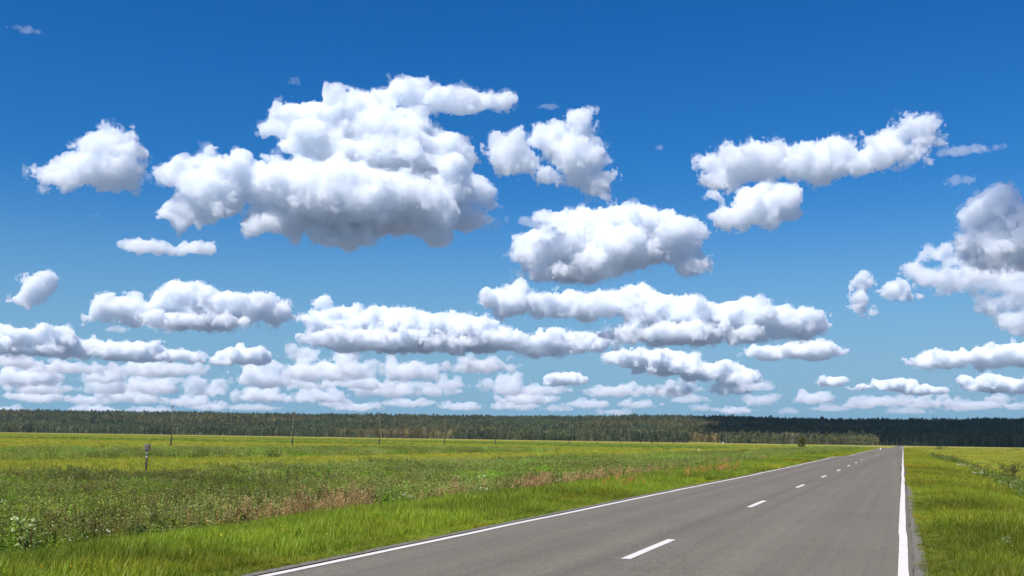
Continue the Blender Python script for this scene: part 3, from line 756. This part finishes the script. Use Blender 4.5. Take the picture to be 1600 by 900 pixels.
def spruce(h, r, lay, per, lsz):
    K = Tri(); C = Tri(); K.tube([[0, 0, 0], [0, 0, h*.5], [0, 0, h]], [.014*h, .009*h, .002*h], 0, 5)
    for k in range(lay):
        q = .08 + .9*k/lay; w = r*(1 - q)**.8*rg.uniform(.8, 1.15); n = max(5, int(per*(1.1 - q))); a = rg.random(n)*6.28; rr = w*np.sqrt(rg.uniform(.1, 1, n))
        p = np.stack([rr*np.cos(a), rr*np.sin(a), h*q - rr*.25 + rg.normal(size=n)*.15], -1)
        C.leaves(p, lsz*rg.uniform(.7, 1.3, n), lsz*.5, np.stack([np.cos(a), np.sin(a), a*0 - .2], -1) + rg.normal(size=(n, 3))*.3, rg, 0, .3)
    return K, C
def joined(kc, mk, mc):
    K, C = kc; T = Tri()
    for v, f in zip(K.v, K.f): pass
    def app(S, m):
        v = np.concatenate(S.v); f = np.concatenate(S.f); T.add(v, f, m)
    app(K, 0); app(C, 1); return T.mesh('tree', [mk, mc])
FT = [joined(pine(19, 3.0, 16, 16, 1.1), M_BARK, M_PINE), joined(pine(17, 3.4, 16, 18, 1.3, .25), M_BARK, M_PINE), joined(spruce(18, 3.2, 13, 22, 1.3), M_BARK, M_PINE),
      joined(birch(17, 3.2, 16, 18, .9), M_BIRCH, M_BLEAF), joined(birch(15, 3.6, 18, 24, 1.05, base=.14), M_BIRCH, M_BLEAF), joined(birch(16, 2.4, 12, 14, .8, dead=True, base=.35), M_DEAD, M_BLEAF),
      joined(birch(6, 2.6, 9, 18, .8, base=.05), M_BARK, M_BLEAF), joined(birch(18, 2.8, 14, 16, .85, base=.45), M_BIRCH, M_BLEAF)]
C_TREE = protos('forest_tree', FT)
def polar(az0, az1, d0, d1, n, off=0):
    az = np.radians(rp.uniform(az0, az1, n)); e = np.interp(az, AZ_T, EDGE_T)
    r = np.sqrt(rp.uniform((d0 + 1500)**2, (d1 + 1500)**2, n)) - 1500 + e
    return np.stack([r*np.sin(az), r*np.cos(az)], -1), az, r - e
def forest(P, az, dd, name, label, s0, s1, w, seed, sink=0, wash=(1, 1, 1)):
    n = len(P); u = fbm(P[:, 0], P[:, 1], 160, seed, 3); v_ = fbm(P[:, 0], P[:, 1], 60, seed + 4, 3)
    idx = rp.choice(8, n, p=np.array(w)/sum(w)); dark = (u + .25*(v_ - .5)) > .53
    idx = np.where(dark & (idx >= 3) & (rp.random(n) < .75), rp.integers(0, 3, n), idx)
    s = rp.uniform(s0, s1, n)*(.72 + .56*fbm(P[:, 0], P[:, 1], 45, seed + 21, 3)); P3 = lift(P, -sink)
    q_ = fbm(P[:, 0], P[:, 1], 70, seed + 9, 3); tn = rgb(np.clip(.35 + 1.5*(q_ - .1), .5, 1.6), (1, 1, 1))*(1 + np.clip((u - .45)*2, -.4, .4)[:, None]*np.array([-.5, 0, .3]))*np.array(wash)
    scatter(name, C_TREE, P3, rp.random(n)*6.283, s, idx, tn, label, 'forest', .03); print(name, n)
# front rows, then the wooded slope
gap = lambda az: (np.degrees(az) > -10.9) & (np.degrees(az) < -9.1)
P, az, dd = polar(-56, 14, 0, 110, 9000); k = ~gap(az); P, az, dd = P[k], az[k], dd[k]
lowf = np.degrees(az) > -1.2; k = ~(lowf & (dd < 60)); P, az, dd = P[k], az[k], dd[k]
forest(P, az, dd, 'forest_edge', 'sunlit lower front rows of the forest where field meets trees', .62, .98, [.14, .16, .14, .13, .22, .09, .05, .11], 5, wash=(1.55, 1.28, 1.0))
P, az, dd = polar(-56, 14, 110, 1550, 52000)
forest(P, az, dd, 'forest', 'dark mixed forest covering the low ridge along the horizon', .75, 1.12, [.16, .30, .16, .02, .32, .01, .02, .01], 15, wash=(1.30, 1.12, .85))
P, az, dd = polar(-56, 14, -14, 4, 1500); k = (~gap(az)) & (fbm(P[:, 0], P[:, 1], 40, 3, 2) > .45)
forest(P[k], az[k], dd[k], 'forest_scrub', 'low bushes in front of the forest edge', .22, .5, [0, 0, 0, .1, .2, .1, .6, 0], 25)

# trees one can tell apart: the sunlit groves before the shaded ridge
GB = 'sunlit birches standing before the shaded ridge'
M_GROVE = leaf_mat('grove_leaves', (.17, .175, .065), var=.25, tint=False)
BP = []
for kk in range(3):
    K, C = birch(13.5, 3.3, 20, 46, 1.0, base=.18); BP.append((K.mesh('trunk', [M_BIRCH]), C.mesh('crown', [M_GROVE])))
K, C = birch(13, 2.4, 14, 14, .7, dead=True, base=.3); BP.append((K.mesh('trunk', [M_DEAD]), C.mesh('crown', [M_BLEAF])))
def tree_thing(name, mk, mc, x, y, rot, s, label, cat, group=None):
    o = bpy.data.objects.new(name, None); scene.collection.objects.link(o); o.empty_display_size = .5
    o.location = (x, y, float(ground_z(x, y)) - .03); o.rotation_euler.z = rot; o.scale = (s, s, s)
    o['label'] = label; o['category'] = cat
    if group: o['group'] = group
    for nm, me in (('trunk', mk), ('crown', mc)):
        c = bpy.data.objects.new(nm, me); scene.collection.objects.link(c); c.parent = o
    return o
rs_ = random.Random(8)
spots = [(-8.9 + .108*k + rs_.uniform(-.06, .06), rs_.uniform(-45, 5), rs_.uniform(.66, 1.06), 3 if rs_.random() < .25 else k % 3) for k in range(34) if k not in (12, 13, 21, 27, 28)]
spots += [(-4.9 + .19*k, rs_.uniform(-75, -45), rs_.uniform(.6, .85), k % 3) for k in range(5)] + [(-3.7 + .15*k, rs_.uniform(-90, -55), rs_.uniform(.78, 1.0)*(1 - .03*max(0, k - 8)), k % 3) for k in range(17)]
for k, (a, off, s, var) in enumerate(spots):
    az = math.radians(a); e = float(np.interp(az, AZ_T, EDGE_T)) + off
    if var == 3: lab = 'pale bare birch among the sunlit trees before the shaded ridge'; gr = 'pale bare trees before the shaded ridge'
    else: lab = 'sunlit birch in the row of trees before the shaded ridge'; gr = GB
    tree_thing('birch_tree', BP[var][0], BP[var][1], e*math.sin(az), e*math.cos(az), k*1.7, s, lab, 'tree', gr)

# small pine in the field
K, C = pine(5.2, 2.2, 30, 60, .42, .06); p = on_level(1254, 700.6, -1.4)
tree_thing('pine_tree', K.mesh('trunk', [M_BARK]), C.mesh('crown', [leaf_mat('young_pine_needles', (.085, .095, .02), var=.1, trans=.2, tint=False)]), p.x*.86, p.y*.86, 0, 1.0, 'small lone young pine in the field left of the road', 'tree')
# dark branching shrub on the right
M_DK = leaf_mat('dark_twig', (.045, .04, .03), var=.1, trans=0, tint=False); M_DKL = leaf_mat('dark_leaf', (.06, .065, .028), var=.1, trans=.2, tint=False)
K = Tri(); C = Tri()
for k in range(13):
    a = rg.uniform(-.65, .65); b = rg.normal()*.25; h = rg.uniform(.9, 1.3)
    K.tube([[0, 0, 0], [.10*a, .05*b, h*.35], [.6*a*h, .4*b*h, h*.75], [1.0*a*h, .7*b*h, h]], [.02, .014, .009, .004], 0, 4)
    cs = [[.7*a*h, .5*b*h, h*.80], [1.0*a*h, .7*b*h, h], [.85*a*h + rg.normal()*.1, .6*b*h, h*.9]]
    crown_cloud(C, np.array(cs), [.16]*3, 20, .075, 0)
p = on_level(1584, 758, -1.4)
tree_thing('shrub', K.mesh('stems', [M_DK]), C.mesh('foliage', [M_DKL]), p.x, p.y, 0, 1.25, 'dark fan-shaped shrub on thin stems right of the ditch', 'shrub')
# bushes far out
def bush_thing(px, py, w, h, label, z=-1.4, near=.93, name='bush', seed=1, mat=None):
    C = Tri(); K = Tri(); p = on_level(px, py, z); p = Vector((p.x*near, p.y*near, 0))
    n = 7; cs = np.stack([rg.uniform(-.8, .8, n)*w/2, rg.uniform(-.8, .8, n)*w/2, rg.uniform(.35, .8, n)*h], -1)
    for c in cs: K.tube([[c[0]*.2, c[1]*.2, 0], c*.6, c], [.03*h, .02*h, .006*h], 0, 4)
    crown_cloud(C, cs, [h*.36]*n, 30, h*.16, 0)
    me = C.mesh('foliage', [mat or M_BUSH]); mk = K.mesh('stems', [M_DK])
    o = bpy.data.objects.new(name, None); scene.collection.objects.link(o); o.location = (p.x, p.y, float(ground_z(p.x, p.y)))
    o['label'] = label; o['category'] = 'bush'
    for nm, m in (('stems', mk), ('foliage', me)):
        c = bpy.data.objects.new(nm, m); scene.collection.objects.link(c); c.parent = o
    return o
M_BUSH = leaf_mat('bush_leaf', (.05, .075, .02), var=.1, tint=False)
bush_thing(1470, 702.8, 6, 2.3, 'low dark green bush in the field just right of the road end')
bush_thing(1590, 704, 7, 1.6, 'flat green bush in the field near the right edge')
bush_thing(1224, 695.2, 9, 2.1, 'dark low bush left of the small lone pine')
bush_thing(1018, 693.4, 4.5, 3.0, 'small round blackish bush alone against the forest foot')
bush_thing(1014, 704.2, 3.2, 1.0, 'flat dark green bush in the middle of the field')
bush_thing(1042, 702.5, 2.6, .8, 'tiny dark bush right of the flat one in the field')
bush_thing(120, 685, 5, 1.0, 'little dark bush far left in the field')
bush_thing(427, 714.5, 1.6, 1.1, 'small brownish bush in the field right of the tallest pole')

# two big plants in the lower left corner
def big_plant(px, py, z, h, leafcol, label, name, nst, ll, lw, stemcol, heads=0, headcol=(.7, .74, .45)):
    p = on_level(px, py, z); S = Tri(); L = Tri(); HH = []
    for k in range(nst):
        a = rg.uniform(0, 6.28); r = rg.uniform(.15, .45)*h*(k > 0); hh = h*rg.uniform(.65, 1.0)
        e = np.array([r*math.cos(a), r*math.sin(a), hh]); S.tube([[0, 0, 0], e*[.25, .25, .4], e*[.65, .65, .75], e], [.010, .008, .006, .003], 0, 5)
        n = 14; tt = rg.uniform(.25, 1, n); c = e*tt[:, None]*[.8, .8, 1]; d = rg.normal(size=(n, 3)); d[:, 2] = abs(d[:, 2])*.4
        L.leaves(c, ll*rg.uniform(.6, 1.2, n), lw*rg.uniform(.6, 1.2, n), d, rg, 0, .35)
        if heads:
            u = rg.normal(size=(heads, 3)); u[:, 2] = abs(u[:, 2]); H = Tri(); H.leaves(np.repeat(e[None], heads, 0), .07, .05, u, rg, 0, 0); HH.append(H)
    o = bpy.data.objects.new(name, None); scene.collection.objects.link(o); o.location = (p.x, p.y, float(ground_z(p.x, p.y)))
    o['label'] = label; o['category'] = 'plant'
    parts = [('stem', S, leaf_mat('plant_stem', stemcol, var=0, tint=False)), ('leaves', L, leaf_mat('plant_leaf', leafcol, var=0, tint=False))]
    if heads:
        hm_ = leaf_mat('plant_head', headcol, var=0, tint=False); parts += [('flower_head', H, hm_) for H in HH]
    for nm, T, m in parts:
        c = bpy.data.objects.new(nm, T.mesh(nm, [m])); scene.collection.objects.link(c); c.parent = o
big_plant(45, 884, -1.0, .95, (.24, .30, .10), 'tall weed with pale green leaves and reddish stem in the lower left corner', 'tall_weed', 7, .13, .06, (.16, .06, .03), 7)
big_plant(212, 866, -1.0, .55, (.06, .10, .03), 'dark leafy burdock at the edge of the lower left verge', 'burdock', 6, .14, .10, (.10, .08, .03))
big_plant(664, 772, -1.2, .75, (.07, .12, .03), 'dark weed with pale leaf tips standing in the middle of the weeds', 'leafy_weed', 7, .16, .10, (.10, .1, .04), 4, (.5, .58, .4))
big_plant(838, 748, -1.2, .95, (.2, .27, .08), 'pale yellowish flowering weed near the verge in the middle', 'flowering_weed', 3, .10, .05, (.2, .22, .08), 10, (.7, .75, .4))
big_plant(1578, 886, -.35, .22, (.22, .27, .12), 'small thistle-like weed in the lower right corner of the verge', 'thistle', 4, .09, .04, (.2, .2, .1))
# ---------------------------------------------------------------- poles, posts, sign
def prism(T, cx, cy, z0, z1, r0, r1, sides=12, m=0, cap=True):
    th = np.arange(sides)/sides*2*math.pi
    a = np.stack([cx + r0*np.cos(th), cy + r0*np.sin(th), np.full(sides, z0)], -1); b = np.stack([cx + r1*np.cos(th), cy + r1*np.sin(th), np.full(sides, z1)], -1)
    v = np.concatenate([a, b, [[cx, cy, z1]], [[cx, cy, z0]]]); f = []
    for j in range(sides):
        k = (j+1) % sides; f += [(j, k, k+sides), (j, k+sides, j+sides), (j+sides, k+sides, 2*sides), (k, j, 2*sides+1)]
    T.add(v, f, m)
def box(T, c, s, m=0, bev=.006):
    """a box with chamfered long edges"""
    x, y, z = np.array(s)/2; b = min(bev, x*.5, y*.5, z*.5); v = []
    for sx in (-1, 1):
        for sy in (-1, 1):
            for sz in (-1, 1):
                v += [(sx*(x-b), sy*(y-b), sz*z), (sx*(x-b), sy*y, sz*(z-b)), (sx*x, sy*(y-b), sz*(z-b))]
    import bmesh
    bm = bmesh.new()
    for p in v: bm.verts.new(p)
    r = bmesh.ops.convex_hull(bm, input=bm.verts); bmesh.ops.triangulate(bm, faces=bm.faces); bm.verts.index_update()
    vv = np.array([p.co[:] for p in bm.verts]) + np.array(c); ff = [[w.index for w in fc.verts] for fc in bm.faces]; bm.free()
    T.add(vv, ff, m)
def simple(name, c1, c2, scale=20, rough=.8, stretch=(1, 1, .15)):
    m, t, p = new_mat(name); tc = t.nodes.new('ShaderNodeTexCoord'); vm = t.nodes.new('ShaderNodeVectorMath'); vm.operation = 'MULTIPLY'
    vm.inputs[1].default_value = stretch; t.links.new(tc.outputs['Object'], vm.inputs[0])
    t.links.new(ramp(t, noise_node(t, vm.outputs[0], scale, 5, .65), [(.35, c1), (.65, c2)]), p.inputs['Base Color']); p.inputs['Roughness'].default_value = rough
    return m
M_WOOD = simple('weathered_wood', (.075, .06, .045), (.15, .12, .09)); M_STUB = simple('dark_creosoted_wood', (.05, .04, .032), (.11, .09, .07))
M_CER = simple('ceramic', (.45, .43, .40), (.6, .58, .55), 5, .3); M_BLACK = simple('black_paint', (.012, .012, .013), (.03, .03, .03), 12, .5)
M_WHITEP = simple('white_paint', (.42, .42, .38), (.6, .6, .57), 8, .6); M_SIGN = simple('faded_sign_board', (.10, .075, .055), (.21, .165, .12), 14, .7, (1, 1, 1))
M_MARK = simple('marker_white', (.7, .7, .68), (.85, .85, .83), 6, .6); M_IRON = simple('grey_steel', (.12, .12, .12), (.2, .2, .2), 10, .5)
def holder(name, loc, label, cat, group=None, rz=0, tilt=0):
    o = bpy.data.objects.new(name, None); scene.collection.objects.link(o); o.location = loc; o.rotation_euler = (0, tilt, rz)
    o['label'] = label; o['category'] = cat
    if group: o['group'] = group
    return o
def part(nm, T, mats, parent):
    c = bpy.data.objects.new(nm, T.mesh(nm, mats)); scene.collection.objects.link(c); c.parent = parent; return c
def utility_pole(loc, label, group, tilt):
    o = holder('utility_pole', loc, label, 'utility pole', group, tilt=tilt)
    T = Tri(); prism(T, 0, 0, .35, 9.2, .115, .08); p = part('pole', T, [M_WOOD], o)
    T = Tri(); prism(T, -.25, .02, -.4, 1.9, .11, .10); part('stub', T, [M_STUB], o)
    for z in (.7, 1.55):
        T = Tri(); prism(T, -.12, .01, z, z + .09, .25, .25, 14); part('wire_binding', T, [M_IRON], o)
    T = Tri(); box(T, (0, -.14, 8.85), (1.1, .10, .12)); arm = part('crossarm', T, [M_STUB], o)
    for x, y, z in ((-.48, -.14, 8.91), (.48, -.14, 8.91), (0, 0, 9.2)):
        T = Tri(); prism(T, x, y, z, z + .12, .012, .012, 6); prism(T, x, y, z + .10, z + .17, .055, .05, 10); prism(T, x, y, z + .172, z + .23, .038, .03, 10)
        part('insulator', T, [M_CER], o if x == 0 else arm)
    return o
# the line runs parallel to the road, 50 m from pole to pole
px0 = [267.5, 464.5, 602, 701, 775.5, 833, 883, 922, 955, 984, 1009, 1031, 1050]
desc = ['nearest and tallest wooden utility pole, in the left of the field', 'second wooden utility pole from the left, out in the field', 'third wooden utility pole from the left', 'fourth wooden utility pole from the left',
        'fifth wooden utility pole, thin and grey against the forest', 'sixth pole from the left, faint against the forest', 'seventh pole, left of the middle of the forest edge', 'eighth pole of the row receding towards the road end']
K0 = on_level(267.5, 697, -1.42)
for k in range(12):
    x = K0.x*.965; y = K0.y*.965 + 50*k
    lab = desc[k] if k < 8 else 'tiny far utility pole near the end of the row'
    lean = [-.028, -.022, -.02, .0, .01, -.01, 0, .01, 0, 0, .01, 0][k]
    if k == 5: continue
    utility_pole((x, y, float(ground_z(x, y))), lab, 'wooden utility poles in a row across the field', lean)

# marker post with a board, black with white rings
p = on_level(227.2, 754, -1.4)
fz = float(ground_z(p.x, p.y)); rz_s = math.radians(44)
sg = holder('sign_post', (p.x, p.y, fz), 'black post with white rings and a small faded board standing in the weeds', 'sign post', rz=rz_s, tilt=-.015)
topz = EYE.z + (on_level(228.9, 693.9, -1.4) - EYE).normalized().z*0  # board top from the photo: 18.6 px under the horizon at 62 m
D = math.hypot(p.x, p.y); dep = lambda py: EYE.z + (ray(228, py).z/math.hypot(ray(228, py).x, ray(228, py).y))*D - fz
zt, zb = dep(693.8), dep(703.3)
T = Tri(); prism(T, 0, 0, -.3, zb + .25, .05, .05, 16); pst = part('post', T, [M_BLACK], sg)
for a, b in ((706.4, 708.6), (713.0, 715.4), (737.2, 739.6)):
    T = Tri(); prism(T, 0, 0, dep(b), dep(a), .0525, .0525, 16); part('white_ring', T, [M_WHITEP], pst)
T = Tri(); w = .37
box(T, (0, -.075, (zt + zb)/2), (w, .022, zt - zb)); bd = part('board', T, [M_SIGN], sg)
T = Tri()
for z in np.linspace(zb + .03, zt - .03, 5): box(T, (0, -.0905, z), (w + .02, .01, .022), bev=.003)
part('batten', T, [simple('bare_wood_batten', (.26, .22, .18), (.42, .37, .31), 9)], bd)

def marker(px, py, h, w, label, z=-1.4, near=1.0, cap=M_BLACK):
    p = on_level(px, py, z); x, y = p.x*near, p.y*near
    o = holder('marker_post', (x, y, float(ground_z(x, y))), label, 'marker post')
    T = Tri(); prism(T, 0, 0, -.2, h*.82, w/2, w/2, 10); part('post', T, [M_MARK], o)
    T = Tri(); prism(T, 0, 0, h*.82, h, w/2*1.02, w/2*.8, 10); part('cap', T, [cap], o)
marker(1092, 705.6, .95, .17, 'white marker post standing alone in the field', near=.95, cap=M_MARK)
marker(1130, 693.4, 2.3, .55, 'tiny white post far off at the foot of the forest', near=.80, cap=M_MARK)
marker(1375.8, 701.9, .62, .16, 'white roadside marker left of the road at the far crest', z=0, near=.92, cap=M_MARK)
marker(1409.6, 700.6, .72, .16, 'white roadside marker right of the road at the far crest', z=-.1, near=1.0, cap=simple('red_band', (.4, .05, .03), (.5, .08, .05)))
# stub with a short arm, far out in the field
p = on_level(835.5, 694.6, -1.4); x, y = p.x*.92, p.y*.92
o = holder('old_stub_post', (x, y, float(ground_z(x, y))), 'short dark stub post with a side arm far out in the field', 'stub post')
T = Tri(); prism(T, 0, 0, -.2, 1.7, .10, .08); part('post', T, [M_STUB], o)
T = Tri(); box(T, (.55, 0, 1.55), (1.3, .12, .14)); part('arm', T, [M_STUB], o)

L = 'cumulus cloud '
build_cloud([(165,232,36,34),(150,265,60,30),(100,280,45,17),(195,270,38,25),(70,298,22,11)], 1150, 'white hump-backed cloud high at the left of the sky', 11, ragged=1.3)
build_cloud([(265,270,35,20),(330,262,28),(345,295,48,48),(300,325,45,30),(430,290,62,45),(500,225,52,45),(425,203,32,18),(485,180,60,24),(560,165,60,26),(640,142,32,27),(700,160,60,20),(765,157,40,11),(600,205,90,42),(630,245,110,40),(700,243,48,35),(560,310,170,58),(680,300,60,45),(715,338,55,20),(765,322,20,7),(530,365,60,24),(440,345,60,26)], 1150, 'largest cloud of all, towering and ragged, high left of centre', 12, vox=1.25)
build_cloud([(912,203,20,22),(862,225,42,28),(800,243,38,30),(900,250,48,34),(935,292,22,22),(875,275,30,14)], 1200, 'white cloud with a peaked top right beside the largest cloud', 13, ragged=1.4)
build_cloud([(885,355,60,28),(985,348,68,28),(945,388,118,42),(1048,380,42,36),(850,398,44,38),(1078,415,25,18),(890,425,85,16)], 1100, 'rounded dense cloud with grey flat base in the middle of the sky', 14)
build_cloud([(1425,207,42,24),(1380,238,65,28),(1290,252,60,30),(1190,252,88,26),(1130,278,34,24)], 1300, 'long slanting white cloud high at the right', 15, ragged=1.4)
build_cloud([(1186,322,50,34),(1132,338,28,18),(1122,308,20,12),(1150,352,24,11)], 1250, 'ragged white cloud hanging below the long slanting one', 16, ragged=1.5)
build_cloud([(1513,350,20,18),(1572,338,54,40),(1592,382,98,38),(1670,350,110,60)], 1100, 'big grey cloud with bright left rim cut by the right edge', 17)
build_cloud([(1460,402,28,18),(1438,425,24,14),(1530,432,80,20),(1600,440,90,26),(1590,470,60,22),(1600,500,50,22)], 1000, 'thin pale grey cloud sheet below the big grey cloud at right', 18, ragged=1.5, dens=0.008)
build_cloud([(1345,445,17,14),(1343,475,15,18)], 1150, 'small upright cloud scrap right of the middle', 19, ragged=1.5)
build_cloud([(1400,452,24,14),(1425,462,18,8)], 1150, 'small slanting cloud scrap beside the upright one', 20, ragged=1.5)
build_cloud([(222,384,34,13),(262,392,30,8),(312,388,32,11)], 1000, 'small flat two-part cloud under the largest one', 21, ragged=1.3)
build_cloud([(58,447,22,21),(38,468,26,15)], 1000, 'small round cloud alone near the left edge', 22, ragged=1.4)
build_cloud([(205,482,55,22),(290,468,70,26),(370,478,75,24),(430,492,40,18),(290,502,110,14)], 1000, 'long cloud with a domed top left of the middle', 23)
build_cloud([(500,475,16,13),(540,500,62,22),(620,503,80,22),(700,512,80,24),(610,533,130,18),(770,530,75,20),(860,537,62,20),(925,537,45,17)], 1000, 'longest low cloud stretching to the middle with a small knob on its left end', 24)
build_cloud([(795,470,52,24),(870,475,60,20),(940,475,50,22),(1000,473,38,26),(1060,488,80,28),(1150,495,72,28),(1220,500,60,22),(1268,515,25,12),(1080,522,130,16)], 1000, 'long white cloud bank right under the rounded middle cloud', 25)
build_cloud([(1200,552,38,12),(1258,548,52,15),(1300,548,25,12)], 1000, 'narrow cloud under the right end of the long bank', 26)
build_cloud([(990,562,42,17),(1050,568,52,21),(1110,580,52,15),(1155,590,42,14)], 1000, 'low cloud with three heads right of the middle', 27)
build_cloud([(60,530,68,20),(130,540,42,18),(-30,535,60,25),(60,548,90,10)], 950, 'broad low cloud at the left edge', 28)
build_cloud([(212,550,55,17),(275,556,45,10)], 950, 'low cloud right of the broad one at the left', 29)
build_cloud([(385,556,46,15),(350,565,20,8)], 950, 'small low domed cloud left of the middle', 30)
build_cloud([(1480,562,58,16),(1550,560,60,17),(1610,555,50,24)], 950, 'low cloud bank at the right edge', 31)
build_cloud([(1555,600,55,15),(1600,602,40,14)], 950, 'lower of the two cloud banks at the right edge', 32)
build_cloud([(1300,596,30,10)], 950, 'tiny low cloud right of the middle', 33)
build_cloud([(1345,606,20,6),(1400,602,38,11),(1440,610,40,8)], 950, 'low three-humped cloud over the road end', 34)
build_cloud([(885,592,34,12),(870,598,20,6)], 950, 'small low cloud with two tips in the middle', 35)
GW = 'faint scraps of cloud high in the sky'
for i, b in enumerate([[(460,128,14,6)],[(857,167,18,5)],[(1030,231,10,6)],[(152,338,13,4)],[(38,46,22,6)],[(1505,235,42,8),(1560,229,18,4)],[(1498,282,24,8)],[(828,348,24,10)],[(185,515,20,6)],[(1168,372,12,4)]]):
    build_cloud(b, 1200, 'small faint white scrap of cloud alone in the blue', 60+i, ragged=1.5, dens=0.007, fringe=.002, flat=False, group=GW, depth=0.5)
GL = 'small low clouds in rows over the horizon'
rows = [(720,636,50,6),(870,640,40,5),(960,642,40,5),(1150,641,45,5),(1230,640,30,5),(1350,636,40,6),(1420,640,50,5),(1500,640,40,6),(1560,622,30,7),(1080,626,40,6),(560,638,50,6),(330,636,50,6),(150,638,50,6),(20,566,60,12),(160,590,40,10),(290,578,40,10),(480,604,40,10),(560,582,50,12),(700,600,40,9),(820,622,60,9),(200,618,60,9),(60,608,70,9),(470,556,26,9),(1180,606,40,8),(350,588,470,14),(500,580,75,17),(640,584,66,14),(420,590,70,14),(560,596,70,12),(40,594,70,14),(230,578,80,12),(100,575,80,8),(170,606,45,11),(240,606,60,12),(320,610,40,12),
 (410,622,60,9),(500,620,50,9),(600,612,70,11),(680,612,45,10),(790,608,48,13),(850,612,50,9),(750,576,75,10),(960,612,60,9),(1050,608,60,9),(1140,608,50,9),(920,630,50,7),(1000,634,40,6),(640,632,60,6),(520,632,40,6),
 (60,622,60,8),(140,628,50,7),(300,628,60,7),(1190,628,34,9),(1270,622,40,8),(1380,625,60,8),(1450,628,50,9),(1530,632,60,7),(1590,636,30,6),(1100,640,40,5),(1300,640,50,5),(800,632,60,6),(240,640,60,5),(10,640,50,5),(400,640,60,5)]
for i, (x, y, rx, ry) in enumerate(rows):
    if rx > 100: continue
    r = random.Random(i)
    dn = .007 if y < 600 else .004 if y < 625 else .0022; ry *= 1.25; rx *= .78; y += random.Random(i+50).uniform(-3, 3)
    bl = [(x, y, rx, ry*0.8), (x - rx*r.uniform(.1,.7), y - ry*r.uniform(.2,.9), rx*r.uniform(.2,.45), ry*r.uniform(.7,1.1)), (x + rx*r.uniform(.1,.7), y - ry*r.uniform(.1,.8), rx*r.uniform(.2,.5), ry*r.uniform(.7,1.1))]
    build_cloud(bl, 850, 'small pale cloud in the low rows just over the horizon', 100+i, group=GL, dens=dn, vox=1.1, ragged=1.3, fringe=.002)
shade_cloud()
block_cloud(1650, 395, 1250, 2900, 520, 520, 130, 'added unseen cloud above the right edge that shades the big grey cloud')  # added out of sight, only to darken the grey cloud at right

# ---------------------------------------------------------------- the air
def haze_box(dens, col, top):
    m = bpy.data.materials.new('air'); m.use_nodes = True; n = m.node_tree.nodes; n.clear()
    out = n.new('ShaderNodeOutputMaterial'); pv = n.new('ShaderNodeVolumePrincipled')
    pv.inputs['Color'].default_value = (*col, 1); pv.inputs['Density'].default_value = dens; pv.inputs['Anisotropy'].default_value = 0.3
    m.node_tree.links.new(pv.outputs[0], out.inputs['Volume'])
    a = 61000.0; v = [(x, y, z) for x in (-a, a) for y in (-a, a) for z in (-4.0, top)]
    f = np.array([[0, 1, 3, 2], [4, 6, 7, 5], [0, 4, 5, 1], [2, 3, 7, 6], [0, 2, 6, 4], [1, 5, 7, 3]])
    o = place('haze', v, f, m, kind='stuff'); o['label'] = 'thin bluish air over the field and the ridge'
haze_box(3.0e-5, (.45, .72, 1.0), 100.0)
